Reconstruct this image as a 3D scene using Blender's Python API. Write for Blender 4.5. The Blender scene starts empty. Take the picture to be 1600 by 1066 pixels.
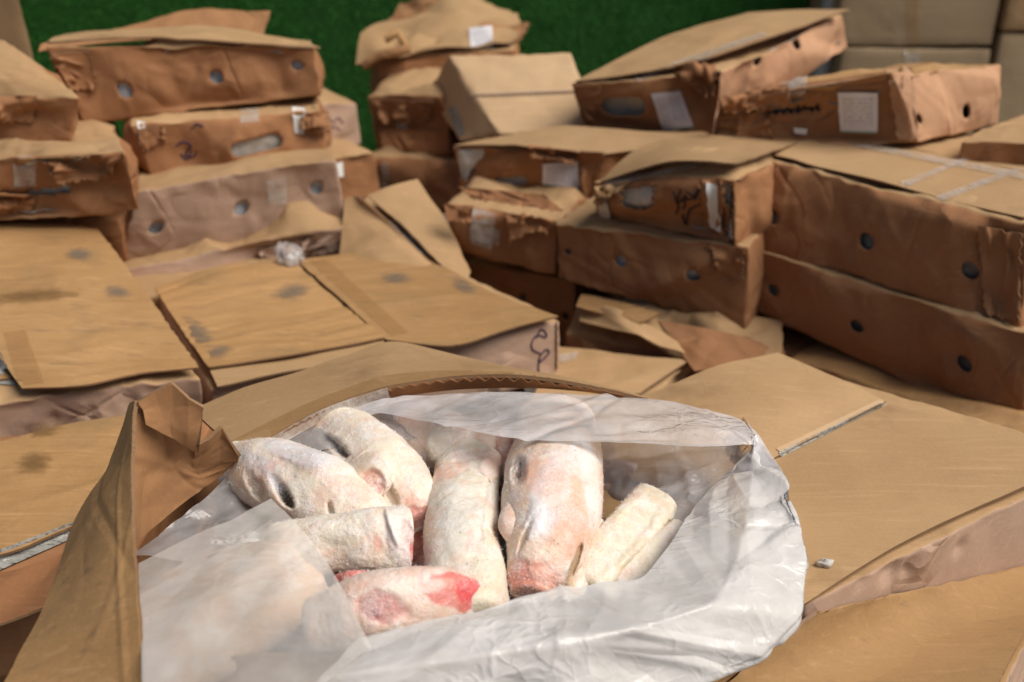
import bpy, math, random
import numpy as np
from mathutils import Vector
from mathutils.bvhtree import BVHTree

SC = bpy.context.scene
COL = SC.collection
R = math.radians

# ---------------------------------------------------------------- camera
F = 1600.0; PITCH = R(27.0); CZ = 1.19
cam_d = bpy.data.cameras.new('camera'); cam = bpy.data.objects.new('camera', cam_d); COL.objects.link(cam)
cam.location = (0, 0, CZ); cam.rotation_euler = (R(90) - PITCH, 0, 0)
cam_d.sensor_width = 36; cam_d.lens = 36.0; cam_d.clip_start = 0.05; cam_d.clip_end = 200
cam_d.dof.use_dof = True; cam_d.dof.focus_distance = 1.34; cam_d.dof.aperture_fstop = 2.8
SC.camera = cam

# ---------------------------------------------------------------- world, sun, exposure
SUN_EL, SUN_AZ = 54.0, 108.0            # azimuth clockwise from +Y (east = +X)
w = bpy.data.worlds.new('World'); SC.world = w; w.use_nodes = True
nt = w.node_tree; nt.nodes.clear()
sky = nt.nodes.new('ShaderNodeTexSky'); sky.sky_type = 'NISHITA'; sky.sun_disc = False
sky.sun_elevation = R(SUN_EL); sky.sun_rotation = R(SUN_AZ); sky.dust_density = 4.0; sky.air_density = 1.0; sky.ozone_density = 0.6
bg = nt.nodes.new('ShaderNodeBackground'); bg.inputs[1].default_value = 0.05
wo = nt.nodes.new('ShaderNodeOutputWorld')
nt.links.new(sky.outputs[0], bg.inputs[0]); nt.links.new(bg.outputs[0], wo.inputs[0])
sd = bpy.data.lights.new('sun', 'SUN'); so = bpy.data.objects.new('sun', sd); COL.objects.link(so)
sd.energy = 3.2; sd.angle = R(40); sd.color = (1.0, 0.93, 0.84)
az, el = R(SUN_AZ), R(SUN_EL)
sdir = Vector((math.sin(az) * math.cos(el), math.cos(az) * math.cos(el), math.sin(el)))
so.rotation_euler = sdir.to_track_quat('Z', 'Y').to_euler(); so.location = sdir * 20
SC.view_settings.view_transform = 'Standard'; SC.view_settings.look = 'None'
SC.view_settings.exposure = 0.17; SC.view_settings.gamma = 1.0
try: SC.view_settings.use_curve_mapping = False
except Exception: pass
SC.cycles.max_bounces = 9; SC.cycles.transparent_max_bounces = 14; SC.cycles.diffuse_bounces = 5
SC.cycles.caustics_reflective = False; SC.cycles.caustics_refractive = False

# ---------------------------------------------------------------- measuring: where a sight line of the photograph meets a height or depth
FW = np.array([0, math.cos(PITCH), -math.sin(PITCH)]); UP = np.array([0, math.sin(PITCH), math.cos(PITCH)]); RT = np.array([1.0, 0, 0])
EYE = np.array([0, 0, CZ])
def ray(px, py): return FW + RT * ((px - 800) / F) - UP * ((py - 533) / F)
def W(px, py, z):
    d = ray(px, py); return EYE + d * ((z - CZ) / d[2])
def Y(px, py, y):
    d = ray(px, py); return EYE + d * (y / d[1])
def D(px, py, dep): return EYE + ray(px, py) * dep
def proj(p):
    q = p - EYE; z = q @ FW
    return 800 + F * (q @ RT) / z, 533 - F * (q @ UP) / z, z
V = lambda *a: np.array(a, float)
def unit(v): return v / (np.linalg.norm(v) + 1e-12)

# ---------------------------------------------------------------- noise
def _hash(i, j, k, seed):
    n = (i * 73856093) ^ (j * 19349663) ^ (k * 83492791) ^ (seed * 2654435)
    n = (n ^ (n >> 13)) * 1274126177 & 0x7fffffff
    return ((n ^ (n >> 16)) & 0xffff) / 32767.5 - 1.0
def vnoise(p, scale, seed=0):
    q = p * scale; f = np.floor(q).astype(np.int64); t = q - f; t = t * t * (3 - 2 * t)
    out = 0
    for a in (0, 1):
        for b in (0, 1):
            for c in (0, 1):
                wgt = (t[:, 0] if a else 1 - t[:, 0]) * (t[:, 1] if b else 1 - t[:, 1]) * (t[:, 2] if c else 1 - t[:, 2])
                out = out + wgt * _hash(f[:, 0] + a, f[:, 1] + b, f[:, 2] + c, seed)
    return out
def fbm(p, scale, seed=0, o=3):
    return sum(vnoise(p, scale * 2 ** i, seed + i * 17) / 2 ** i for i in range(o))
def creases(x, y, sx, sy, rs, n, amp, wmin=.02, wmax=.07, lmin=.06, lmax=.25, ang=None):
    h = np.zeros_like(x)
    for _ in range(n):
        cx, cy, th = rs.uniform(0, sx), rs.uniform(0, sy), (rs.uniform(0, math.pi) if ang is None else rs.normal(ang, .13))
        wd, ln = rs.uniform(wmin, wmax), rs.uniform(lmin, lmax)
        dx, dy = x - cx, y - cy
        al = dx * math.cos(th) + dy * math.sin(th); pe = -dx * math.sin(th) + dy * math.cos(th)
        h += rs.uniform(-1, 1) * amp * np.maximum(0, 1 - np.abs(pe) / wd) * np.maximum(0, 1 - (al / ln) ** 2)
    return h

# ---------------------------------------------------------------- linking
def make(name, verts, faces, mats, parent=None, origin=None, smooth=True, midx=None, uv=None, attrs=None, sharp=None):
    verts = np.asarray(verts, float)
    if parent is not None: origin = np.array(parent['_o'])
    elif origin is None:
        mn, mx = verts.min(0), verts.max(0); origin = V((mn[0] + mx[0]) / 2, (mn[1] + mx[1]) / 2, mn[2])
    me = bpy.data.meshes.new(name)
    me.from_pydata((verts - origin).tolist(), [], faces if isinstance(faces, list) else faces.tolist())
    for m in (mats if isinstance(mats, (list, tuple)) else [mats]): me.materials.append(m)
    if midx is not None: me.polygons.foreach_set('material_index', np.asarray(midx, np.int32))
    if smooth: me.polygons.foreach_set('use_smooth', np.ones(len(me.polygons), bool))
    if uv is not None:
        ul = me.uv_layers.new(name='UVMap'); li = np.zeros(len(me.loops), np.int32); me.loops.foreach_get('vertex_index', li)
        ul.data.foreach_set('uv', np.asarray(uv, float)[li].ravel())
    if attrs:
        for k, a in attrs.items():
            a = np.asarray(a, float)
            if a.ndim == 2:
                at = me.attributes.new(k, 'FLOAT_COLOR', 'POINT'); at.data.foreach_set('color', np.c_[a, np.ones(len(a))].ravel())
            else:
                at = me.attributes.new(k, 'FLOAT', 'POINT'); at.data.foreach_set('value', a)
    me.update()
    o = bpy.data.objects.new(name, me); COL.objects.link(o)
    if parent is not None: o.parent = parent
    else: o.location = origin; o['_o'] = list(map(float, origin))
    return o
def tag(o, label=None, cat=None, group=None, kind=None):
    if label: o['label'] = label
    if cat: o['category'] = cat
    if group: o['group'] = group
    if kind: o['kind'] = kind
    return o
def empty(name, loc):
    o = bpy.data.objects.new(name, None); COL.objects.link(o); o.location = loc; o['_o'] = list(map(float, loc)); o.empty_display_size = .05
    return o

# ---------------------------------------------------------------- materials
class N:
    def __init__(s, name):
        s.m = bpy.data.materials.new(name); s.m.use_nodes = True; s.t = s.m.node_tree; s.t.nodes.clear()
        s.out = s.t.nodes.new('ShaderNodeOutputMaterial')
    def n(s, typ, **kw):
        nd = s.t.nodes.new(typ)
        for k, v in kw.items():
            if k[0] == 'i' and k[1:].isdigit(): s.set(nd, int(k[1:]), v)
            elif k.startswith('in_'): s.set(nd, k[3:].replace('_', ' '), v)
            else: setattr(nd, k, v)
        return nd
    def set(s, nd, key, v):
        if isinstance(v, bpy.types.NodeSocket): s.t.links.new(v, nd.inputs[key])
        else: nd.inputs[key].default_value = v
    def noise(s, vec, scale, detail=4, rough=.55):
        return s.n('ShaderNodeTexNoise', in_Vector=vec, in_Scale=scale, in_Detail=detail, in_Roughness=rough).outputs['Fac']
    def ramp(s, fac, a, b, ca=(0, 0, 0, 1), cb=(1, 1, 1, 1)):
        r = s.n('ShaderNodeValToRGB', in_Fac=fac); e = r.color_ramp.elements
        e[0].position = a; e[1].position = b; e[0].color = ca; e[1].color = cb
        return r.outputs[0]
    def mix(s, fac, a, b, mode='MIX'):
        x = s.n('ShaderNodeMix', data_type='RGBA', blend_type=mode); s.set(x, 0, fac); s.set(x, 6, a); s.set(x, 7, b)
        return x.outputs[2]
    def math(s, op, a, b=0.5):
        return s.n('ShaderNodeMath', operation=op, i0=a, i1=b).outputs[0]
    def mapv(s, vec, sc): return s.n('ShaderNodeMapping', in_Vector=vec, in_Scale=sc).outputs[0]
    def bump(s, h, st, dist=.002, nrm=None):
        b = s.n('ShaderNodeBump', in_Height=h, in_Strength=st, in_Distance=dist)
        if nrm is not None: s.set(b, 'Normal', nrm)
        return b.outputs[0]
    def done(s, sh): s.t.links.new(sh, s.out.inputs[0]); return s.m
def c4(c): return (c[0], c[1], c[2], 1)

def card_mat(name, c1, c2, stain=(.20, .12, .06), stain_amt=.5, grime=.15, flute=(1, 9, 9), seed=0.0, rough=.78, fold_amt=.75, streak=.22):
    k = N(name); tc = k.n('ShaderNodeTexCoord').outputs['Object']
    rnd = k.n('ShaderNodeObjectInfo').outputs['Random']
    off = k.n('ShaderNodeVectorMath', operation='ADD', i0=tc)
    cmb = k.n('ShaderNodeCombineXYZ', i0=k.math('MULTIPLY', rnd, 37.0), i1=k.math('MULTIPLY', rnd, 91.0), i2=seed)
    k.set(off, 1, cmb.outputs[0]); p = off.outputs[0]
    big = k.noise(p, 3.2, 3); col = k.mix(k.ramp(big, .35, .68), c4(c1), c4(c2))
    fib = k.noise(k.mapv(p, (4, 60, 60)), 6, 5, .7)
    col = k.mix(k.math('MULTIPLY', k.ramp(fib, .35, .7), streak), col, c4(tuple(x * .66 for x in c1)))
    lit = k.noise(k.mapv(p, (1.6, 34, 34)), 3.0, 4, .6)
    col = k.mix(k.math('MULTIPLY', k.ramp(lit, .56, .72), streak * 1.5), col, c4(tuple(min(1, x * 1.22 + .03) for x in c2)))  # paler streaks paint highlights along the ridges of the board
    wav = k.noise(p, 160, 3, .7)
    col = k.mix(k.math('MULTIPLY', k.ramp(wav, .45, .75), .20), col, c4(tuple(min(1, x * 1.25) for x in c2)))
    st = k.noise(p, 5.5, 6, .62)
    col = k.mix(k.math('MULTIPLY', k.ramp(st, .56, .70), stain_amt), col, c4(stain))
    sc = k.noise(k.mapv(p, (2.5, 14, 14)), 4.0, 6, .65)
    col = k.mix(k.math('MULTIPLY', k.ramp(sc, .58, .74), grime), col, (.10, .085, .07, 1))
    tint = k.math('ADD', k.math('MULTIPLY', rnd, .22), .89)
    col = k.mix(1.0, col, k.n('ShaderNodeCombineColor', i0=tint, i1=tint, i2=tint).outputs[0], 'MULTIPLY')
    # paper folds: broken crease lines and slightly tilted facets
    wob = k.n('ShaderNodeTexNoise', in_Vector=p, in_Scale=7.0, in_Detail=3.0)
    pv = k.n('ShaderNodeVectorMath', operation='ADD', i0=p); k.set(pv, 1, k.n('ShaderNodeVectorMath', operation='SCALE', i0=wob.outputs['Color'], in_Scale=.06).outputs[0])
    ve = k.n('ShaderNodeTexVoronoi', feature='DISTANCE_TO_EDGE', in_Vector=pv.outputs[0], in_Scale=7.0).outputs['Distance']
    vf = k.n('ShaderNodeTexVoronoi', feature='F1', in_Vector=k.mapv(pv.outputs[0], (1, 1.6, 1)), in_Scale=13.0).outputs['Distance']
    patch = k.ramp(k.noise(p, 4.6, 2), .50, .64)
    cl = k.math('MULTIPLY', k.math('SUBTRACT', 1.0, k.ramp(ve, .0, .022)), k.math('MULTIPLY', patch, k.ramp(k.noise(p, 24, 2), .42, .6)))
    col = k.mix(k.math('MULTIPLY', cl, .42 * min(1, fold_amt * 1.4)), col, c4(tuple(min(.8, x * 1.45) for x in c2)))
    fold = k.math('MULTIPLY', k.math('ADD', k.math('MULTIPLY', vf, 3.2), k.math('MULTIPLY', k.ramp(ve, .0, .05), .55)), patch)
    wv = k.n('ShaderNodeTexWave', in_Vector=p, in_Scale=40.0, in_Distortion=.4, in_Detail=1.0); wv.bands_direction = 'X'; wv = wv.outputs['Fac']
    h = k.math('ADD', k.math('MULTIPLY', wv, .05), k.math('ADD', k.math('MULTIPLY', k.noise(p, 45, 5, .6), .8), k.math('MULTIPLY', wav, .35)))
    nb = k.bump(fold, fold_amt, .006)
    b = k.n('ShaderNodeBsdfPrincipled', in_Base_Color=col, in_Roughness=rough, in_Normal=k.bump(h, .35, .0016, nb))
    b.inputs['Specular IOR Level'].default_value = .22
    return k.done(b.outputs[0])
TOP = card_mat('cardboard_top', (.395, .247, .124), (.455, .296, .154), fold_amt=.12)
SIDE = card_mat('cardboard_side', (.30, .138, .060), (.36, .178, .085), stain_amt=.35, seed=3.0)  # shade and the warmth of bounced light are mixed into this side colour
PINK = card_mat('cardboard_pale_side', (.45, .30, .215), (.50, .34, .25), stain_amt=.2, grime=.06, seed=5.0)
WORN = card_mat('cardboard_worn', (.37, .212, .088), (.44, .26, .115), stain=(.24, .16, .08), stain_amt=.5, grime=.5, seed=8.0, rough=.62, fold_amt=.16, streak=.36)
INNER = card_mat('cardboard_inside', (.32, .16, .072), (.37, .195, .09), stain_amt=.35, seed=11.0)
LITPEACH = card_mat('cardboard_peach_lit_side', (.47, .265, .15), (.53, .31, .185), stain_amt=.2, grime=.05, seed=23.0, fold_amt=.3)  # paler than the other sides; sunlight on right-hand faces is painted in
SHADETAN = card_mat('shaded_tan_cardboard', (.34, .20, .085), (.40, .24, .11), stain_amt=.3, grime=.3, seed=17.0, fold_amt=.12)  # board darkened to paint the shade on a slope turned from the sun
LITPALE = card_mat('lit_pale_cardboard', (.55, .37, .21), (.60, .42, .25), stain_amt=.1, grime=.05, seed=19.0, fold_amt=.1)  # brightened board paints light on the tipped carton; pale flap edge shares it
GREYBOX = card_mat('greyish_carton', (.36, .26, .155), (.40, .295, .18), stain_amt=.12, grime=.05, seed=14.0, fold_amt=.12)
EDGE = card_mat('cardboard_cut_edge', (.20, .115, .06), (.30, .18, .10), stain_amt=.6, seed=2.0, rough=.9)

def plain(name, col, rough=.5, noise_amt=.15, scale=30, spec=.4, bump=.2, metal=0):
    k = N(name); tc = k.n('ShaderNodeTexCoord').outputs['Object']
    n = k.noise(tc, scale, 5, .6)
    c = k.mix(k.math('MULTIPLY', k.ramp(n, .35, .7), noise_amt * 3), c4(col), c4(tuple(x * .55 for x in col)))
    b = k.n('ShaderNodeBsdfPrincipled', in_Base_Color=c, in_Roughness=rough, in_Metallic=metal, in_Normal=k.bump(n, bump, .002))
    b.inputs['Specular IOR Level'].default_value = spec
    return k.done(b.outputs[0])
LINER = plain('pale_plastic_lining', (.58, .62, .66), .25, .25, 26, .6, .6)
LINERSHADE = plain('shaded_plastic_lining', (.16, .17, .17), .3, .25, 26, .6, .6)  # dark copy of the lining; shade inside the holes is painted in
FOAM = plain('white_frosty_lining', (.62, .60, .55), .7, .16, 40, .3, .8)
INK = plain('purple_marker_ink', (.035, .018, .07), .6, .1)
DARKINK = plain('dark_marker_ink', (.03, .02, .025), .6, .1)
POST = plain('pale_painted_metal', (.42, .46, .45), .45, .1, 12)
ICE = plain('frost_crystals', (.86, .85, .84), .35, .05, 90, .5, .1)
CONC = plain('concrete_ground', (.24, .23, .21), .9, .2, 9, .2, .5)
def tape_mat(name, col, alpha, rough=.12, silver=0.0, var=.30):
    k = N(name); tc = k.n('ShaderNodeTexCoord').outputs['Object']
    n = k.noise(tc, 38, 5, .65); sm = k.noise(k.mapv(tc, (8, 50, 50)), 5, 4, .7)
    b = k.n('ShaderNodeBsdfPrincipled', in_Base_Color=k.mix(k.math('MULTIPLY', k.ramp(sm, .5, .62), silver), c4(col), (.035, .035, .033, 1)), in_Roughness=rough, in_Normal=k.bump(n, .7, .004))
    b.inputs['Specular IOR Level'].default_value = .7
    tr = k.n('ShaderNodeBsdfTransparent')
    a = k.math('ADD', k.math('MULTIPLY', k.ramp(n, .4, .66), var), alpha - var * .4)
    mx = k.n('ShaderNodeMixShader', i0=a, i1=tr.outputs[0], i2=b.outputs[0])
    return k.done(mx.outputs[0])
TAPE = tape_mat('brown_packing_tape', (.50, .29, .11), .17, var=.04)
CLEAR = tape_mat('clear_packing_tape', (.70, .66, .60), .22, .1)
SILVER = tape_mat('dirty_silver_tape', (.40, .40, .37), .95, .28, .9)
def stain_mat(name, col, amt):
    k = N(name); t = k.n('ShaderNodeTexCoord'); uv = k.mapv(t.outputs['UV'], (1, 1, 1))
    ctr = k.n('ShaderNodeVectorMath', operation='DISTANCE', i0=uv); ctr.inputs[1].default_value = (.5, .5, 0)
    n = k.noise(k.mapv(t.outputs['Object'], (14, 40, 40)), 2.2, 6, .7)
    f = k.math('SUBTRACT', k.math('ADD', n, .12), k.math('MULTIPLY', ctr.outputs['Value'], 1.55)); a = k.math('MULTIPLY', k.ramp(f, .02, .45), amt)
    d = k.n('ShaderNodeBsdfDiffuse', in_Color=c4(col)); tr = k.n('ShaderNodeBsdfTransparent')
    return k.done(k.n('ShaderNodeMixShader', i0=a, i1=tr.outputs[0], i2=d.outputs[0]).outputs[0])
STAIN = stain_mat('grey_scuff_stain', (.20, .185, .16), .30)
WET = stain_mat('dark_damp_stain', (.22, .13, .055), .30)
def label_mat():
    k = N('printed_paper_label'); uv = k.n('ShaderNodeTexCoord').outputs['UV']
    sp = k.n('ShaderNodeSeparateXYZ', i0=uv); u, v = sp.outputs[0], sp.outputs[1]
    rows = k.math('FRACT', k.math('MULTIPLY', v, 11.0)); line = k.math('LESS_THAN', rows, .42)
    ch = k.noise(k.mapv(uv, (60, 11, 1)), 1.0, 2); letters = k.math('GREATER_THAN', ch, .5)
    ins = k.math('MULTIPLY', k.math('MULTIPLY', k.math('GREATER_THAN', u, .1), k.math('LESS_THAN', u, .88)), k.math('MULTIPLY', k.math('GREATER_THAN', v, .2), k.math('LESS_THAN', v, .9)))
    f = k.math('MULTIPLY', k.math('MULTIPLY', k.math('MULTIPLY', line, letters), ins), .85)
    c = k.mix(f, (.72, .70, .74, 1), (.16, .15, .20, 1))
    c = k.mix(k.math('MULTIPLY', k.math('LESS_THAN', v, .045), .8), c, (.10, .32, .22, 1))
    b = k.n('ShaderNodeBsdfPrincipled', in_Base_Color=c, in_Roughness=.35)
    return k.done(b.outputs[0])
LABEL = label_mat()
WHITE = plain('plain_white_label', (.74, .74, .72), .4, .05)
def film_mat(name, lo, hi, tint=(.86, .85, .84), bs=.40):
    k = N(name); tc = k.n('ShaderNodeTexCoord').outputs['Object']
    n1 = k.noise(tc, 9, 5, .6); n2 = k.noise(tc, 55, 5, .65)
    wob = k.n('ShaderNodeVectorMath', operation='SCALE', i0=k.n('ShaderNodeTexNoise', in_Vector=tc, in_Scale=11.0, in_Detail=3.0).outputs['Color'], in_Scale=.09).outputs[0]
    pv = k.n('ShaderNodeVectorMath', operation='ADD', i0=k.mapv(tc, (1, 1.5, 1)), i1=wob).outputs[0]
    e1 = k.n('ShaderNodeTexVoronoi', feature='DISTANCE_TO_EDGE', in_Vector=pv, in_Scale=15.0).outputs['Distance']
    f1 = k.n('ShaderNodeTexVoronoi', feature='F1', in_Vector=pv, in_Scale=24.0).outputs['Distance']
    e2 = k.n('ShaderNodeTexVoronoi', feature='DISTANCE_TO_EDGE', in_Vector=pv, in_Scale=42.0).outputs['Distance']
    pt = k.ramp(k.noise(tc, 7, 3), .44, .62)
    ridge = k.math('ADD', k.math('SUBTRACT', 1.0, k.ramp(e1, .0, .09)), k.math('MULTIPLY', k.math('SUBTRACT', 1.0, k.ramp(e2, .0, .12)), .45))
    h = k.math('ADD', k.math('MULTIPLY', k.math('MULTIPLY', ridge, pt), .55), k.math('MULTIPLY', k.math('MULTIPLY', f1, pt), 1.6))
    nb = k.bump(h, bs, .005)
    df = k.n('ShaderNodeBsdfDiffuse', in_Color=c4(tint), in_Normal=nb); tl = k.n('ShaderNodeBsdfTranslucent', in_Color=c4(tint), in_Normal=nb)
    body = k.n('ShaderNodeMixShader', i0=.24, i1=df.outputs[0], i2=tl.outputs[0])
    tr = k.n('ShaderNodeBsdfTransparent', in_Color=(.97, .965, .96, 1))
    fac = k.math('MINIMUM', 1.0, k.math('ADD', k.math('ADD', k.math('MULTIPLY', k.ramp(n1, .3, .72), hi - lo), lo), k.math('MULTIPLY', k.math('MULTIPLY', ridge, pt), .05)))
    m1 = k.n('ShaderNodeMixShader', i0=fac, i1=tr.outputs[0], i2=body.outputs[0])
    gl = k.n('ShaderNodeBsdfGlossy', in_Color=(1, 1, 1, 1), in_Roughness=.2, in_Normal=nb)
    fr = k.n('ShaderNodeFresnel', in_IOR=1.45, in_Normal=nb)
    m2 = k.n('ShaderNodeMixShader', i0=fr.outputs[0], i1=m1.outputs[0], i2=gl.outputs[0])
    return k.done(m2.outputs[0])
FILM = film_mat('milky_plastic_film', .62, .97, (.97, .955, .935))
FILMBACK = film_mat('grey_plastic_film', .34, .74, (.90, .88, .90))
FILMDARK = film_mat('shaded_grey_film', .86, .97, (.30, .27, .29))  # dark tint paints the shade deep inside the bag
FILMFOLD = film_mat('folded_plastic_film', .30, .56, (.97, .94, .90), .16)
FILMTHIN = film_mat('thin_plastic_film', .24, .46, (.80, .78, .80))
def meat_mat():
    k = N('frozen_skin'); tc = k.n('ShaderNodeTexCoord').outputs['Object']
    col = k.n('ShaderNodeAttribute', attribute_name='skin').outputs['Color']
    g = k.noise(tc, 480, 3, .75); g2 = k.noise(tc, 95, 5, .62); fine = k.noise(tc, 900, 2, .6)
    fp = k.ramp(k.noise(tc, 26, 6, .68), .46, .60)                     # where frost has settled
    col = k.mix(k.math('MULTIPLY', k.ramp(g2, .52, .74), .24), col, (.66, .46, .26, 1))
    col = k.mix(k.math('MULTIPLY', k.ramp(k.noise(tc, 36, 5, .65), .52, .68), .42), col, (.76, .40, .30, 1))
    col = k.mix(k.math('MULTIPLY', k.math('MULTIPLY', k.ramp(g, .40, .58), fp), .60), col, (.93, .92, .91, 1))
    sp = k.math('MULTIPLY', k.ramp(k.noise(tc, 260, 2, .5), .68, .73), k.ramp(k.noise(tc, 22, 2), .50, .60))
    col = k.mix(k.math('MULTIPLY', sp, .75), col, (.12, .09, .06, 1))
    gr = k.math('MULTIPLY', k.math('ADD', k.math('MULTIPLY', g, 1.1), k.math('MULTIPLY', fine, .6)), k.math('ADD', k.math('MULTIPLY', fp, .9), .16))
    wr = k.n('ShaderNodeTexNoise', in_Vector=k.mapv(tc, (1, 1, 1.4)), in_Scale=60.0, in_Detail=5.0, in_Distortion=1.8).outputs['Fac']
    h = k.math('ADD', gr, k.math('MULTIPLY', wr, .9))
    rg = k.math('ADD', k.math('MULTIPLY', fp, .30), .34)
    b = k.n('ShaderNodeBsdfPrincipled', in_Base_Color=col, in_Roughness=rg, in_Normal=k.bump(h, .48, .0024))
    b.inputs['Subsurface Weight'].default_value = .25; b.inputs['Subsurface Radius'].default_value = (1, .4, .25); b.inputs['Subsurface Scale'].default_value = .006
    return k.done(b.outputs[0])
SKIN = meat_mat()
def turf_mat(name, a, b_):
    k = N(name); tc = k.n('ShaderNodeTexCoord').outputs['Object']
    n = k.noise(tc, 14, 5, .7); n2 = k.noise(tc, 160, 3)
    c = k.mix(k.ramp(k.math('ADD', k.math('MULTIPLY', n, .5), k.math('MULTIPLY', n2, .5)), .35, .65), c4(a), c4(b_))
    bs = k.n('ShaderNodeBsdfPrincipled', in_Base_Color=c, in_Roughness=.55, in_Normal=k.bump(n2, 1, .01))
    bs.inputs['Specular IOR Level'].default_value = .2
    return k.done(bs.outputs[0])
TURF = turf_mat('artificial_turf', (.026, .13, .02), (.044, .19, .034))
BLADE = turf_mat('turf_blades', (.036, .17, .026), (.07, .27, .05))

# ---------------------------------------------------------------- generic sheet (flaps, film, tape): spline patch with thickness
def crom(P, n):
    P = np.asarray(P, float); m = len(P)
    if m == 2:
        t = np.linspace(0, 1, n)[:, None].reshape((n,) + (1,) * (P.ndim - 1)); return P[0] * (1 - t) + P[1] * t
    Q = np.concatenate([[2 * P[0] - P[1]], P, [2 * P[-1] - P[-2]]]); out = []
    for t in np.linspace(0, m - 1 - 1e-9, n):
        i = int(t); f = t - i; a, b, c, d = Q[i], Q[i + 1], Q[i + 2], Q[i + 3]
        out.append(.5 * (2 * b + (c - a) * f + (2 * a - 5 * b + 4 * c - d) * f * f + (3 * b - a - 3 * c + d) * f ** 3))
    return np.array(out)
def lin(P, n):
    P = np.asarray(P, float); t = np.linspace(0, len(P) - 1, n); i = np.minimum(t.astype(int), len(P) - 2)
    f = (t - i).reshape((n,) + (1,) * (P.ndim - 1)); return P[i] * (1 - f) + P[i + 1] * f
def grid_normals(G):
    du = np.gradient(G, axis=1); dv = np.gradient(G, axis=0); n = np.cross(du, dv)
    return n / (np.linalg.norm(n, axis=2, keepdims=True) + 1e-12)
def sheet(name, rows, mats, parent=None, thick=.004, n=(30, 40), amp=.003, nc=14, wrp=.004, seed=1, smooth_rows=True, ragged=0.0,
          cw=(.02, .06), cl=(.05, .2), closed=False, origin=None, ang=None, straight=False):
    """rows: control rows of 3-D points, at least 2x2."""
    rs = np.random.RandomState(seed); C = np.array([[np.array(p, float) for p in r_] for r_ in rows])
    f = lin if straight else crom
    G = f(C, n[0]); G = f(G.transpose(1, 0, 2), n[1]).transpose(1, 0, 2)
    if closed: G[:, -1] = G[:, 0]
    nrm = grid_normals(G)
    if (nrm.reshape(-1, 3) @ (EYE - G.reshape(-1, 3).mean(0))).mean() < 0: flip = True; nrm = -nrm
    else: flip = False
    sx = np.linalg.norm(np.diff(G, axis=1), axis=2).sum(1).mean(); sy = np.linalg.norm(np.diff(G, axis=0), axis=2).sum(0).mean()
    X, Yy = np.meshgrid(np.linspace(0, sx, n[1]), np.linspace(0, sy, n[0]))
    h = creases(X, Yy, sx, sy, rs, nc, amp, cw[0], cw[1], cl[0], cl[1], ang)
    h += wrp * fbm(G.reshape(-1, 3), 6.0, seed, 3).reshape(X.shape)
    if closed:
        t = np.minimum(np.arange(n[1]), np.arange(n[1])[::-1]) / (n[1] * .04); h = h * np.clip(t, 0, 1)[None, :]
    G = G + nrm * h[..., None]
    if ragged:
        def jag(k): return (np.cumsum(rs.uniform(-1, 1, k)) * .3 + rs.uniform(-1, 1, k))[:, None] * ragged
        dv = unit(np.gradient(G, axis=0).mean((0, 1))); du = unit(np.gradient(G, axis=1).mean((0, 1)))
        G[-1] += dv * np.clip(jag(n[1]), -2 * ragged, 2 * ragged); G[:, -1] += du * np.clip(jag(n[0]), -2 * ragged, 2 * ragged)
    return solid_grid(name, G, nrm, mats, parent, thick, flip, closed, origin)
def solid_grid(name, G, nrm, mats, parent=None, thick=.004, flip=False, closed=False, origin=None):
    a, b = G.shape[:2]; idx = np.arange(a * b).reshape(a, b)
    q = np.stack([idx[:-1, :-1], idx[:-1, 1:], idx[1:, 1:], idx[1:, :-1]], -1).reshape(-1, 4)
    uu, vv = np.meshgrid(np.linspace(0, 1, b), np.linspace(1, 0, a)); uv = np.stack([uu, vv], -1).reshape(-1, 2)
    if flip: q = q[:, ::-1]
    if not thick:
        o = make(name, G.reshape(-1, 3), q, mats, parent, origin, uv=uv); o_v, o_f = G.reshape(-1, 3), q
    else:
        Bm = (G - nrm * thick).reshape(-1, 3); vs = np.concatenate([G.reshape(-1, 3), Bm]); k = a * b
        loop = np.concatenate([idx[0, :-1], idx[:-1, -1], idx[-1, :0:-1], idx[:0:-1, 0]]); nx = np.roll(loop, -1)
        # the rim has its own vertices so that the cut edge stays crisp
        L = len(loop); vs = np.concatenate([vs, vs[loop], vs[loop + k]]); base = 2 * k
        ii = np.arange(L); jj = np.roll(ii, -1)
        rim = np.stack([ii + base, ii + base + L, jj + base + L, jj + base], -1)
        if not flip: rim = rim[:, ::-1][:, ::-1]
        fs = np.concatenate([q, q[:, ::-1] + k, rim]); mi = np.zeros(len(fs), int)
        ml = mats if isinstance(mats, (list, tuple)) else [mats]
        if len(ml) > 1: mi[-L:] = 1
        if len(ml) > 2: mi[len(q):2 * len(q)] = 2
        uv = np.concatenate([uv, uv, uv[loop], uv[loop]])
        o = make(name, vs, fs, ml, parent, origin, midx=mi, uv=uv); o_v, o_f = vs, fs
    SURF.setdefault(o.name, (o_v, o_f)); PARTS.setdefault(parent.name if parent else o.name, []).append(o.name)
    o['_n'] = o.name
    return o
SURF, PARTS = {}, {}

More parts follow.
